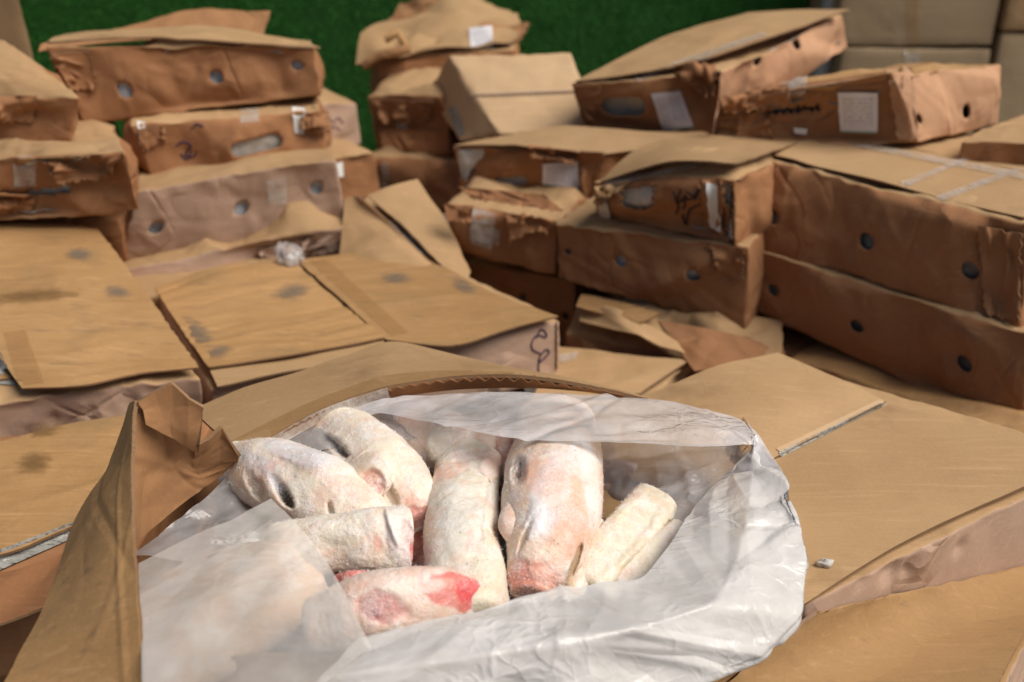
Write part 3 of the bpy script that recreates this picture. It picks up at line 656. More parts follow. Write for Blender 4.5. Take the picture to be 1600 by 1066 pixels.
c7 = frontbox('dark shaded carton with two holes, low between the centre stacks', (730, 412), (900, 440), (740, 520), (900, 560), 2.36, 2.24, .36, holes=[('front', 820, 465, 6), ('front', 884, 497, 6)], liner=LINERSHADE, amp=.008, seed=23)
# ================================================================ RIGHT REAR STACK
r0a = carton('bulging carton with oval hand hole and printed label, top of the right rear heap', [Y(893, 130, 2.52), Y(1128, 108, 2.44), Y(1318, 20, 2.86), Y(1160, 22, 3.0)],
             bot=[Y(916, 197, 2.56), Y(1112, 217, 2.48), Y(1326, 74, 2.86), Y(1170, 80, 3.0)], slots=[('front', 955, 163, 985, 161, 16)], holes=[('right', 1178, 93, 10), ('right', 1242, 62, 10)],
             tears=[('front', [(1070, 108), (1095, 96), (1128, 100), (1136, 140), (1112, 138), (1100, 118)])], mats=[TOP, SIDE], right_mat=LITPEACH, inset=.026, liner=FOAM, amp=.009, nc=20, seed=24, bulge=(.018, .018), wrp=.010, dents=[('front', 1090, 150, 60, .02)])
c = corners(r0a); A, B, C_, D_ = c[0], c[1], c[2], c[3]
flap(r0a, [[A + V(.01, .0, .008), (A + B) / 2 + V(0, .0, .012), B + V(-.03, .03, .022)], [(A + D_) / 2 + V(0, 0, .024), (A + B + C_ + D_) / 4 + V(0, 0, .028), (B + C_) / 2 + V(-.01, 0, .018)], [D_ + V(0, -.06, .014), (C_ + D_) / 2 + V(0, -.06, .02), C_ + V(0, -.05, .016)]], amp=.004, seed=25)
decal('paper_label', r0a, [(1017, 146), (1062, 141), (1084, 198), (1037, 205)], LABEL, (10, 8), lift=.004)
decal('tape', r0a, [(985, 122), (1190, 52), (1200, 56), (1000, 128)], CLEAR, (4, 24), lift=.003)
r0b = carton('carton with light painted on its right side, a dark crumpled end and printed label, right rear', [Y(1128, 158, 2.32), Y(1395, 108, 2.16), Y(1563, 94, 2.36), Y(1420, 100, 2.62)],
             bot=[Y(1116, 215, 2.32), Y(1432, 222, 2.16), Y(1556, 188, 2.36), Y(1300, 200, 2.62)], liner=LINERSHADE, holes=[('right', 1431, 182, 8), ('right', 1503, 168, 11)], mats=[WORN, SIDE], right_mat=LITPEACH, inset=.03, amp=.009, nc=22, seed=26, bulge=(.01, .012),
             tears=[('front', [(1195, 168), (1235, 163), (1275, 162), (1272, 168), (1205, 176)])], dents=[('front', 1230, 165, 80, .025), ('front', 1385, 150, 40, .02)])
tagp = decal('dark_end_panel', r0b, [(1126, 150), (1386, 112), (1418, 216), (1120, 214)], SIDE, (16, 26), lift=.002, thick=.003); 
decal('paper_label', r0b, [(1310, 143), (1371, 143), (1372, 207), (1314, 205)], LABEL, (10, 10), lift=.006, b=bvh_of(r0b))
decal('tape', r0b, [(1222, 128), (1262, 122), (1258, 146), (1220, 150)], CLEAR, (6, 6), lift=.006, b=bvh_of(r0b))
decal('tape', r0b, [(1240, 198), (1262, 200), (1260, 210), (1242, 208)], WHITE, (4, 4), lift=.006, b=bvh_of(r0b))
rm = carton('torn ended carton with white foam showing and dark scrawled writing, right of centre', [Y(922, 290, 2.16), Y(1150, 278, 1.98), W(1262, 224, .53), W(1060, 216, .55)],
            bot=[Y(930, 338, 2.2), Y(1150, 384, 2.0), W(1262, 224, .53) + V(0, 0, -.17), W(1060, 216, .55) + V(0, 0, -.17)],
            tears=[('front', [(968, 296), (985, 290), (1020, 292), (1022, 318), (1000, 330), (975, 322)]), ('front', [(1128, 300), (1146, 296), (1148, 372), (1134, 366), (1138, 330)])], liner=FOAM, amp=.012, nc=28, seed=27, bulge=(.012, .014), dents=[('front', 1100, 350, 50, .02)])
c = corners(rm); A, B, C_, D_ = c[0], c[1], c[2], c[3]
flap(rm, [[A + V(.02, -.015, .015), (A + B) / 2 + V(0, -.01, .045), B + V(-.0, .01, .03)], [(A + D_) / 2 + V(0, 0, .025), (A + B + C_ + D_) / 4 + V(0, 0, .035), (B + C_) / 2 + V(0, 0, .02)], [D_ + V(0, 0, .008), (C_ + D_) / 2 + V(0, 0, .01), C_ + V(0, 0, .01)]], mats=[TOP, EDGE, INNER], amp=.004, seed=28, ragged=.002)
decal('white_lining_edge', rm, [(935, 300), (947, 300), (956, 340), (940, 345)], FOAM, (8, 4), lift=.006)
decal('tape', rm, [(945, 285), (1095, 255), (1098, 261), (950, 292)], CLEAR, (4, 20), lift=.004, b=bvh_of(rm))
writing(rm, [[(1052, 300), (1060, 322), (1056, 334)], [(1064, 296), (1058, 318), (1072, 306), (1068, 326)], [(1074, 300), (1084, 306), (1092, 296), (1086, 312)], [(1066, 335), (1072, 350), (1078, 328), (1098, 318)], [(1056, 316), (1090, 308)]], .0022, DARKINK)
r1 = carton('big carton with bright top and shaded holed side, upper of two at the right edge', [W(1170, 240, .54), W(1604, 350, .54), W(1860, 268, .54), W(1420, 196, .54)],
            bot=[Y(1153, 372, 2.12), Y(1596, 518, 1.70), W(1860, 268, .54) - V(0, 0, .18), W(1420, 196, .54) - V(0, 0, .18)], liner=LINERSHADE, holes=[('front', 1208, 332, 11), ('front', 1358, 371, 13), ('front', 1519, 422, 13)], amp=.007, nc=18, seed=29, bulge=(.008, .014),
            dents=[('front', 1519, 422, 70, .018), ('front', 1300, 330, 90, .008), ('front', 1440, 380, 60, .01), ('front', 1580, 400, 60, .03), ('front', 1560, 470, 50, .025)], edge_wear=.004)
c = corners(r1); A, B, C_, D_ = c[0], c[1], c[2], c[3]
m1, m2 = (A + D_) / 2, (B + C_) / 2
flap(r1, [[A + V(.01, .02, .004), (A + B) / 2 + V(.01, .01, .006), B + V(0, .015, .006)], [m1 + V(0, -.004, .012), (m1 + m2) / 2 + V(0, -.004, .015), m2 + V(0, -.004, .012)]], seed=30, amp=.002)
flap(r1, [[m1 + V(0, .004, .010), (m1 + m2) / 2 + V(0, .004, .013), m2 + V(0, .004, .010)], [D_ + V(0, -.01, .004), (C_ + D_) / 2 + V(0, -.01, .006), C_ + V(0, -.01, .004)]], seed=31, amp=.002)
b1 = bvh_of(r1)
decal('tape', r1, [(1395, 292), (1530, 238), (1540, 240), (1408, 297)], CLEAR, (4, 20), lift=.003, b=b1)
decal('tape', r1, [(1460, 310), (1590, 262), (1602, 266), (1474, 316)], CLEAR, (4, 20), lift=.003, b=b1)
decal('tape', r1, [(1330, 222), (1600, 272), (1600, 282), (1330, 230)], CLEAR, (4, 24), lift=.003, b=b1)
r2 = carton('shaded carton with three holes under the big bright topped one at the right edge', [W(1172, 390, .352), W(1610, 520, .352), W(1860, 440, .352), W(1440, 345, .352)],
            bot=[Y(1165, 482, 2.08), Y(1600, 680, 1.68), W(1860, 440, .352) - V(0, 0, .18), W(1440, 345, .352) - V(0, 0, .18)], liner=LINERSHADE, holes=[('front', 1208, 456, 10), ('front', 1345, 506, 11), ('front', 1511, 566, 12)], amp=.007, nc=18, seed=32, bulge=(.004, .012), dents=[('front', 1511, 566, 60, .014)])
r1x = carton('carton top just visible behind the big bright topped one at the right edge', [W(1500, 216, .60), W(1760, 235, .60), W(1800, 178, .60), W(1590, 178, .60)], H=.2, amp=.005, seed=33, group=GROUP)
c8 = carton('crushed carton with bent up flaps wedged below the long three holed one', [W(885, 520, .16), W(1210, 590, .17), W(1230, 500, .21), W(910, 460, .21)], H=.17, amp=.014, nc=30, seed=34, bulge=(.015, .01), wrp=.014)
flap(c8, [[W(905, 500, .20), W(1000, 525, .22), W(1080, 560, .18)], [W(910, 462, .22), W(960, 478, .235), W(1035, 502, .22)]], seed=35, amp=.005, nc=18, ragged=.002, mats=[TOP, EDGE, INNER])
flap(c8, [[W(1085, 580, .175), W(1160, 575, .18), W(1225, 552, .18)], [W(1028, 500, .222), W(1090, 510, .225), W(1170, 528, .21)]], seed=36, amp=.003, mats=[SIDE, EDGE, INNER])
flap(c8, [[W(900, 480, .225), W(1000, 506, .225)], [W(908, 460, .232), W(1030, 492, .24)]], seed=37, amp=.004, mats=[WORN, EDGE, INNER], ragged=.003)
c9 = carton('flat topped carton with dark taped edge, low in front of the shaded holes', [W(820, 640, .155), W(1012, 618, .155), W(1086, 560, .17), W(868, 541, .17)], H=.15, mats=[TOP, TOP], amp=.004, seed=38)
flap(c9, [[W(830, 630, .162), W(1000, 614, .165)], [W(866, 541, .178), W(1078, 562, .182)]], seed=39, amp=.003)
decal('tape', c9, [(872, 556), (905, 552), (895, 566), (872, 570)], CLEAR, (4, 5), lift=.004, b=bvh_of(c9))
r3 = carton('low carton showing only a worn edge under the shaded right hand stack', [W(1228, 556, .165), W(1640, 700, .165), W(1800, 620, .165), W(1380, 480, .165)], H=.165, mats=[WORN, WORN], amp=.006, seed=40)

V90 = math.pi / 2
bq = bvh_of(rm)
tatter(rm, [(1092, 284), (1128, 280), (1132, 372), (1100, 352)], 301, amp=.012, ang=V90, nc=14, b=bq)
tatter(rm, [(930, 292), (985, 282), (972, 300), (932, 312)], 302, [TOP, EDGE, INNER], amp=.010, curl=.012, b=bq)
decal('white_lining_edge', rm, [(1104, 286), (1120, 290), (1126, 362), (1108, 354)], WHITE, (14, 5), lift=.004)
bq = bvh_of(r0b)
tatter(r0b, [(1384, 108), (1424, 106), (1436, 218), (1404, 218)], 303, [LITPEACH, EDGE, INNER], amp=.016, ang=V90, nc=12, b=bq)
tatter(r0b, [(1124, 152), (1230, 132), (1236, 158), (1130, 176)], 304, amp=.012, curl=.014, b=bq)
tatter(r0b, [(1124, 182), (1200, 168), (1206, 214), (1120, 215)], 305, amp=.012, b=bq)
bq = bvh_of(c4b)
tatter(c4b, [(908, 236), (944, 238), (930, 334), (908, 318)], 306, amp=.012, ang=V90, nc=12, b=bq)
tatter(c4b, [(826, 226), (905, 238), (900, 252), (830, 244)], 307, amp=.012, curl=.02, b=bq)
tatter(c4b, [(716, 292), (850, 304), (880, 332), (740, 312)], 308, amp=.010, curl=.010, b=bq)
bq = bvh_of(c5)
tatter(c5, [(790, 332), (868, 344), (862, 362), (800, 372)], 309, amp=.014, curl=.018, b=bq)
tatter(c5, [(694, 318), (740, 322), (736, 350), (698, 345)], 310, amp=.012, b=bq)
bq = bvh_of(r1)
tatter(r1, [(1528, 352), (1596, 365), (1592, 505), (1540, 492)], 311, amp=.016, ang=V90, nc=16, b=bq)
bq = bvh_of(l2)
tatter(l2, [(466, 166), (508, 170), (506, 205), (470, 200)], 312, amp=.014, b=bq, curl=.01)
tatter(l2, [(214, 202), (262, 195), (258, 222), (224, 236)], 313, amp=.008, b=bq)
bq = bvh_of(ll2)
tatter(ll2, [(70, 248), (192, 238), (176, 268), (96, 288)], 314, amp=.016, curl=.016, b=bq)
tatter(ll2, [(-30, 300), (60, 306), (50, 330), (-30, 336)], 315, amp=.010, b=bq)
bq = bvh_of(ll1)
tatter(ll1, [(-30, 152), (60, 150), (52, 190), (-30, 192)], 316, amp=.012, b=bq)
tatter(l1, [(78, 84), (140, 80), (152, 140), (110, 140)], 317, amp=.012, b=bvh_of(l1))
bq = bvh_of(c3)
tatter(c3, [(580, 156), (680, 158), (668, 190), (600, 186)], 318, amp=.016, curl=.012, b=bq)
tatter(c3, [(590, 200), (700, 206), (704, 240), (600, 234)], 319, amp=.016, b=bq)
tatter(l4, [(400, 392), (530, 360), (532, 392), (430, 408)], 320, [PINK, EDGE, INNER], amp=.016, b=bvh_of(l4))
tatter(c6, [(1108, 380), (1164, 388), (1160, 440), (1120, 420)], 321, amp=.012, b=bvh_of(c6))
tatter(r0a, [(1050, 112), (1118, 104), (1120, 150), (1088, 140)], 322, amp=.014, curl=.012, b=bvh_of(r0a))
tatter(r0a, [(896, 134), (940, 130), (930, 190), (914, 192)], 323, amp=.010, b=bvh_of(r0a))

# ================================================================ FRONT LEFT
f1 = carton('large worn carton with lifted dark edged top flap, left of the opened one', [W(-260, 650, .315), W(312, 592, .315), W(158, 356, .40), W(-420, 366, .40)], H=.17, bot=[None, W(312, 592, .315) - V(.02, -.02, .17), None, None], mats=[TOP, PINK], amp=.0028, nc=14, seed=42,
            dents=[('front', 205, 630, 20, .010), ('front', 140, 640, 16, .008), ('front', 85, 650, 14, .008)], edge_wear=.005)
flap(f1, [[W(34, 606, .335), W(120, 602, .340), W(215, 583, .338), W(311, 574, .338)], [W(-60, 480, .385), W(60, 478, .388), W(150, 466, .385), W(232, 464, .382)], [W(-170, 362, .425), W(-20, 350, .430), W(80, 350, .430), W(152, 354, .425)]], mats=[WORN, EDGE, INNER], n=(90, 80), amp=.0032, nc=46, wrp=.003, seed=43, cl=(.12, .5), cw=(.006, .028), ang=0.0, ragged=.0015)
flap(f1, [[W(-330, 620, .330), W(-100, 606, .330), W(18, 590, .330)], [W(-420, 366, .415), W(-330, 366, .418), W(-200, 364, .415)]], mats=[WORN, EDGE, INNER], seed=44, amp=.003)
bf1 = bvh_of(f1)
decal('stain', f1, [(88, 385), (150, 380), (160, 412), (95, 414)], STAIN, (8, 10), lift=.0012, b=bf1)
decal('stain', f1, [(145, 445), (200, 440), (225, 470), (160, 472)], STAIN, (8, 10), lift=.0012, b=bf1)
decal('stain', f1, [(-60, 455), (160, 440), (165, 470), (-60, 485)], WET, (8, 20), lift=.0010, b=bf1)
decal('tape', f1, [(6, 520), (40, 516), (70, 598), (30, 604)], TAPE, (12, 6), lift=.002, b=bf1)
decal('tape', f1, [(-40, 545), (2, 552), (26, 604), (-20, 600)], SILVER, (10, 5), lift=.003, b=bf1)
f1b = carton('narrow strip of a carton top between the two worn cartons at the left', [W(200, 470, .285), W(470, 430, .285), W(415, 384, .295), W(186, 410, .295)], H=.16, seed=45, amp=.003, mats=[TOP, TOP])
f2 = carton('wide worn carton with taped centre seam and purple letters on its pink end', [W(330, 604, .287), W(872, 499, .290), W(652, 394, .294), W(240, 454, .287)], bot=[None, Y(872, 590, W(872, 497, .295)[1]), None, None], H=.165, mats=[TOP, PINK], amp=.005, nc=14, seed=46, rnd=.005, edge_wear=.002)
c = corners(f2)
flap(f2, [[W(326, 574, .312), W(420, 560, .314), W(510, 545, .312), W(601, 528, .312)], [W(282, 512, .312), W(380, 490, .316), W(450, 485, .316), W(528, 470, .312)], [W(242, 451, .308), W(330, 420, .318), (W(395, 412, .318)), W(455, 408, .314)]], mats=[WORN, EDGE, INNER], n=(80, 70), amp=.0032, nc=44, wrp=.002, seed=47, cl=(.10, .35), cw=(.006, .026), ang=0.0, ragged=.001)
flap(f2, [[W(604, 532, .308), W(705, 541, .306), W(790, 517, .304), W(872, 495, .304)], [W(530, 465, .312), W(610, 462, .312), W(700, 452, .310), W(766, 456, .308)], [W(460, 405, .314), W(530, 398, .316), W(590, 394, .316), W(652, 390, .314)]], mats=[WORN, EDGE, INNER], n=(80, 70), amp=.0030, nc=40, wrp=.002, seed=48, cl=(.10, .35), cw=(.006, .026), ang=0.0)
flap(f2, [[W(340, 604, .300), W(600, 548, .300)], [W(328, 578, .305), W(600, 532, .305)]], mats=[TOP, EDGE, INNER], seed=49, amp=.002)
bf2 = bvh_of(f2)
decal('tape', f2, [(484, 408), (512, 406), (640, 520), (612, 526)], TAPE, (20, 6), lift=.0025, b=bf2)
decal('tape', f2, [(432, 390), (470, 392), (474, 414), (436, 416)], CLEAR, (8, 8), lift=.008, b=bf2)
sheet('crumpled_tape', [[W(428, 388, .335), W(450, 378, .345), W(474, 392, .335)], [W(430, 404, .325), W(452, 398, .34), W(476, 404, .325)], [W(432, 414, .315), W(452, 416, .32), W(470, 412, .315)]], FILMTHIN, f2, 0, (24, 28), .009, 16, .006, 498, cw=(.004, .012), cl=(.01, .05))
decal('stain', f2, [(405, 452), (485, 428), (505, 462), (425, 484)], STAIN, (8, 12), lift=.0012, b=bf2)
decal('stain', f2, [(575, 425), (640, 415), (665, 445), (595, 452)], STAIN, (8, 12), lift=.0012, b=bf2)
decal('stain', f2, [(690, 425), (740, 432), (770, 470), (700, 460)], STAIN, (8, 12), lift=.0012, b=bf2)
decal('stain', f2, [(255, 492), (300, 478), (362, 548), (315, 566)], STAIN, (10, 8), lift=.0012, b=bf2)
decal('stain', f2, [(300, 548), (372, 530), (376, 556), (310, 572)], STAIN, (6, 10), lift=.0016, b=bf2)
writing(f2, [[(838, 528), (845, 515), (852, 519), (853, 527), (840, 524), (831, 534), (832, 546), (846, 553)], [(846, 553), (853, 546), (858, 550), (852, 558), (842, 566), (844, 555)], [(843, 562), (841, 572), (842, 582)]], .0016, INK, bf2)
tubes('edge_line', [[h for h in (hit(bf2, 870 - (i % 3) * .6, 500 + i * 4, .001) for i in range(20)) if h is not None]], .0022, EDGE, f2)
fb = carton('tilted carton with two raised flaps split by a dark gap, behind the wide worn one', [W(530, 402, .30), W(738, 440, .27), W(652, 284, .40), W(540, 318, .40)], H=.2, mats=[TOP, TOP], amp=.006, seed=50)
flap(fb, [[W(530, 400, .31), W(600, 410, .315), W(700, 446, .29)], [W(536, 345, .37), W(600, 362, .36), W(655, 392, .33)], [W(538, 312, .405), W(552, 306, .415), W(566, 312, .415)]], seed=51, amp=.004)
flap(fb, [[W(716, 440, .295), W(728, 442, .288), W(736, 424, .285)], [W(640, 362, .36), W(672, 350, .362), W(700, 352, .355)], [W(574, 306, .415), W(612, 290, .43), W(652, 281, .425)]], seed=52, amp=.005)
decal('tape', fb, [(606, 346), (622, 344), (700, 425), (690, 428)], CLEAR, (14, 4), lift=.002, b=bvh_of(fb))
f3 = carton('scuffed carton with a silvery taped gap, at the left edge beside the opened one', [W(-330, 960, .27), W(215, 870, .27), W(330, 640, .27), W(-180, 700, .27)], H=.17, mats=[SIDE, SIDE], amp=.006, seed=53)
flap(f3, [[W(-140, 890, .285), W(0, 868, .290), W(90, 832, .292), W(210, 780, .290)], [W(-150, 790, .292), W(0, 770, .296), W(120, 745, .296), W(250, 700, .294)], [W(-170, 712, .288), W(0, 688, .296), W(120, 660, .298), W(300, 640, .290)]], mats=[WORN, EDGE, INNER], n=(36, 50), seed=54, amp=.0026, nc=30, cw=(.006, .028), ang=0.0, ragged=.001)
flap(f3, [[W(-330, 980, .276), W(-60, 990, .278), W(190, 900, .278)], [W(-140, 905, .276), W(30, 890, .278), W(150, 830, .278)]], mats=[SIDE, EDGE, INNER], n=(20, 30), seed=55, amp=.004, nc=20)
bf3 = bvh_of(f3)
decal('stain', f3, [(10, 710), (90, 690), (100, 740), (20, 760)], WET, (8, 10), lift=.0012, b=bf3)
decal('stain', f3, [(20, 660), (110, 645), (120, 680), (25, 700)], WET, (8, 10), lift=.0012, b=bf3)
decal('tape', f3, [(-40, 878), (118, 818), (122, 840), (-40, 912)], SILVER, (6, 24), lift=.004, b=bf3)

# ================================================================ FRONT RIGHT
P1, P2, P3 = W(1200, 556, .32), W(1720, 712, .32), W(1256, 946, .32); P4 = P1 + (P3 - P2) * 1.0
b_ = carton('broad carton with rounded lifted flap and pinkish creased side, right of the open bag', [P4, P3, P2, P1], H=.20, mats=[TOP, PINK], amp=.003, nc=10, seed=60, bulge=(.004, .004), edge_wear=.002, wrp=.004,
            dents=[('right', 1390, 890, 30, .010), ('right', 1420, 885, 26, .010), ('right', 1500, 850, 20, .008), ('right', 1345, 905, 22, .008)])
S1, S2 = W(1110, 772, .334), W(1388, 624, .334)
flap(b_, [[W(900, 720, .335), W(1100, 775, .333), W(1220, 710, .332), W(1385, 626, .334)], [W(930, 660, .34), W(1060, 672, .352), W(1180, 640, .356), W(1310, 590, .346)], [W(960, 630, .335), W(1030, 610, .338), W(1130, 568, .350), W(1215, 553, .335)]], mats=[TOP, EDGE, INNER], n=(40, 44), seed=61, amp=.0015, nc=8, wrp=.003)
flap(b_, [[W(1130, 870, .331), W(1190, 900, .331), W(1256, 944, .331)], [W(1110, 775, .332), W(1260, 800, .334), W(1420, 842, .332)], [W(1222, 716, .332), W(1440, 735, .334), W(1590, 765, .332)], [W(1390, 632, .330), W(1560, 672, .332), W(1716, 712, .330)]], mats=[TOP, EDGE, INNER], n=(50, 46), seed=62, amp=.0012, nc=8, wrp=.002)
bb = bvh_of(b_)
decal('flap_edge', b_, [(1212, 702), (1374, 625), (1380, 629), (1218, 707)], LITPALE, (5, 30), lift=.0015, b=bb)
decal('tape', b_, [(1216, 708), (1380, 629), (1384, 633), (1221, 715)], SILVER, (5, 30), lift=.0015, b=bb)
def on_side(px, py, off=.006):
    a, b = P3, P2; e = b - a; n_ = unit(np.cross(e, V(0, 0, 1))); n_ = n_ if n_[1] < 0 else -n_
    o_ = a + n_ * off; d = ray(px, py); return EYE + d * (((o_ - EYE) @ n_) / (d @ n_))
Q1, Q2 = on_side(1264, 957), on_side(1680, 866)
Q3, Q4 = W(1560, 1090, .25), W(1010, 1170, .21)
cc = carton('tan carton in the bottom right corner, shade painted into its top, with a crumpled back corner', [Q4, Q3, Q2, Q1], H=.15, mats=[SHADETAN, PINK], amp=.0, nc=2, seed=63, rnd=.006, wrp=.003, bulge=(.0, .002))
up_ = unit(np.cross(Q2 - Q1, Q1 - Q4)); up_ = up_ if up_[2] > 0 else -up_
def qp(s_, t_, l=.008): return (Q1 * (1 - s_) + Q2 * s_) * (1 - t_) + (Q4 * (1 - s_) + Q3 * s_) * t_ + up_ * l
flap(cc, [[qp(.10, .0), qp(.5, .0, .012), qp(1, .0, .008)], [qp(.08, .5, .010), qp(.5, .5, .016), qp(1, .5, .010)], [qp(.05, 1), qp(.5, 1, .010), qp(1, 1)]], mats=[SHADETAN, EDGE, INNER], n=(60, 60), seed=64, amp=.002, nc=14, ang=0.0)
flap(cc, [[qp(.0, .0, .010), qp(.11, .0, .014)], [qp(-.02, .5, .010), qp(.09, .5, .018)], [qp(-.02, 1), qp(.06, 1, .012)]], mats=[SHADETAN, EDGE, INNER], n=(70, 20), seed=65, amp=.004, nc=26, cw=(.004, .012), cl=(.05, .15))

# crumb of packing
rs = np.random.RandomState(3); ic = []
th, ph = np.meshgrid(np.linspace(0, 2 * math.pi, 13)[:-1], np.linspace(.05, math.pi - .05, 8)); dirs = np.stack([np.cos(th) * np.sin(ph), np.sin(th) * np.sin(ph), np.cos(ph)], -1).reshape(-1, 3)
rr = .008 * (1 + .6 * fbm(dirs, 2.2, 4, 3)); hp = hit(bb, 1288, 885, .005)
v = hp + dirs * rr[:, None] * V(1.2, .8, .7); idx = np.arange(96).reshape(8, 12)
f = [(int(idx[i, j]), int(idx[i, (j + 1) % 12]), int(idx[i + 1, (j + 1) % 12]), int(idx[i + 1, j])) for i in range(7) for j in range(12)]
tag(make('packing_crumb', v, f, FOAM), 'small whitish crumb lying on the broad carton right of the bag', 'crumb')

# ================================================================ THE OPENED CARTON
BZ = .40
oc = empty('open_cardboard_box', W(720, 830, .20)); oc['_n'] = oc.name
oc.location = (0.0, float(W(720, 830, .3)[1]), .20); oc['_o'] = list(oc.location)
tag(oc, 'opened carton in the foreground with raised flaps and a plastic bag of frozen meat', 'cardboard box', GROUP)
KBL, KBR, KFR, KFL = W(372, 715, .34), W(1110, 676, .33), W(1085, 1010, .36), W(215, 1030, .36)
def wall(a, b, nm='side_panel', seed=1, mats=(INNER, EDGE, SIDE)):
    dn_ = V(0, 0, -.20)
    return sheet(nm, [[a, (a + b) / 2, b], [a + dn_ * .5, (a + b) / 2 + dn_ * .5, b + dn_ * .5], [a + dn_, (a + b) / 2 + dn_, b + dn_]], list(mats), oc, .005, (14, 30), .003, 10, .003, seed)
wall(KBL, KBR, seed=70); wall(KBR, KFR, seed=71); wall(KFR, KFL, seed=72); wall(KFL, KBL, seed=73)
sheet('bottom_panel', [[KBL - V(0, 0, .195), KBR - V(0, 0, .195)], [KFL - V(0, 0, .195), KFR - V(0, 0, .195)]], [INNER, EDGE, SIDE], oc, .005, (10, 14), .001, 4, .001, 74)
# lid flap arching over the back of the opening
back = [W(300, 640, .395), W(380, 606, .405), W(460, 583, .41), W(540, 556, .412), W(612, 534, .412), W(700, 551, .42), W(800, 574, .425), W(900, 593, .425), W(1000, 618, .425)]
mid = [W(335, 672, .415), W(405, 640, .425), W(475, 613, .435), W(545, 588, .44), W(615, 566, .445), W(700, 569, .448), W(802, 579, .448), W(902, 598, .44), W(1004, 620, .43)]
frt = [W(380, 708, .425), W(435, 676, .437), W(490, 645, .448), W(545, 622, .455), W(605, 604, .462), W(700, 589, .466), W(805, 585, .464), W(910, 601, .45), W(1012, 623, .432)]
lid = sheet('lid_flap', [back, mid, frt], [TOP, EDGE, INNER], oc, .0055, (30, 90), .0018, 12, .0015, 75)
lower = [W(380, 712, .413), W(440, 690, .42), W(500, 664, .425), W(560, 640, .43), W(620, 622, .432), W(700, 610, .434), W(805, 606, .434), W(910, 613, .428), W(1012, 628, .424)]
sheet('lid_flap_underlay', [[p - V(0, 0, .006) for p in frt], lower], [INNER, EDGE, INNER], oc, .003, (8, 90), .001, 6, .001, 76)
# fluting seen in the cut edge
E_ = crom(np.array(frt), 420); i0, i1 = 60, 400; zz = []
dvec = np.array([unit(frt[4] - mid[4])]) * .003
npt = i1 - i0; ph = np.arange(npt); tri_ = np.abs((ph / 5.5) % 2 - 1)
top_e = E_[i0:i1] + dvec - V(0, 0, .0035) - V(0, 0, 0.0085) * tri_[:, None] * np.clip(np.sin(np.linspace(0, math.pi, npt)) * 1.6 * (.65 + .35 * np.sin(ph / 37.0)), .05, 1)[:, None]
v = np.concatenate([top_e - V(0, 0, .0009), top_e + V(0, 0, .0009), top_e + V(0, .012, .0009), top_e + V(0, .012, -.0009)]); m = npt
f = [(k * m + i, k * m + i + 1, ((k + 1) % 4) * m + i + 1, ((k + 1) % 4) * m + i) for k in range(4) for i in range(m - 1)]
make('fluting', v, f, SIDE, oc, smooth=False)
tp_back = [m_ * .45 + f_ * .55 for m_, f_ in zip(mid, frt)]
nv_ = [V(0, -.0006, .0018)] * 9
sheet('tape', [[p + n_ for p, n_ in zip(tp_back[:7], nv_)], [p + V(0, -.001, .0016) for p in frt[:7]]], TAPE, oc, .0003, (6, 60), .0004, 4, 0, 77)
sheet('tape', [[p + V(0, -.002, -.0005) for p in frt[:5]], [p + V(.004, -.006, -.016) for p in frt[:5]]], CLEAR, oc, .0003, (6, 50), .001, 20, .001, 78)
# left flap: outer panel towards the viewer, inner panel behind it
spine = [D(211, 626, 1.19), D(206, 690, 1.175), D(204, 750, 1.15), D(209, 860, 1.10), D(220, 985, 1.03), D(228, 1110, .97)]
midp = [D(202, 632, 1.21), D(188, 712, 1.20), D(163, 785, 1.17), D(150, 890, 1.115), D(136, 1010, 1.045), D(130, 1120, .985)]
left = [D(193, 662, 1.235), D(168, 726, 1.23), D(116, 816, 1.22), D(72, 938, 1.14), D(24, 1030, 1.075), D(-20, 1120, 1.0)]
sheet('side_flap', [left, midp, spine], [WORN, EDGE, INNER], oc, .0045, (90, 160), .0020, 16, .001, 79, cw=(.004, .02), cl=(.08, .30), ragged=.0006)
inner_top = [D(212, 628, 1.195), D(240, 614, 1.20), D(268, 602, 1.205), D(292, 624, 1.215), D(314, 642, 1.225), D(305, 700, 1.26), D(326, 686, 1.27), D(346, 668, 1.28), D(374, 714, 1.34)]
inner_mid = [D(207, 730, 1.20), D(232, 722, 1.225), D(255, 716, 1.245), D(272, 718, 1.265), D(290, 722, 1.28), D(302, 732, 1.30), D(322, 728, 1.315), D(343, 722, 1.335), D(372, 718, 1.36)]
inner_bot = [D(211, 848, 1.20), D(238, 826, 1.245), D(262, 806, 1.27), D(282, 790, 1.29), D(300, 776, 1.31), D(318, 762, 1.33), D(336, 748, 1.35), D(352, 735, 1.365), D(374, 720, 1.38)]
sheet('side_flap', [inner_top, inner_mid, inner_bot], [INNER, EDGE, TOP], oc, .0045, (40, 120), .0022, 14, .002, 80, straight=True, cw=(.006, .02))
sheet('torn_corner', [[D(216, 630, 1.185), D(242, 613, 1.19), D(268, 600, 1.192), D(294, 624, 1.20), D(318, 638, 1.21)], [D(224, 642, 1.19), D(250, 640, 1.20), D(272, 650, 1.21), D(294, 668, 1.22), D(314, 660, 1.225)], [D(226, 662, 1.195), D(250, 674, 1.21), D(270, 684, 1.22), D(290, 697, 1.235), D(303, 704, 1.245)]], [INNER, EDGE, TOP], oc, .0045, (24, 60), .003, 10, .001, 81, straight=True)

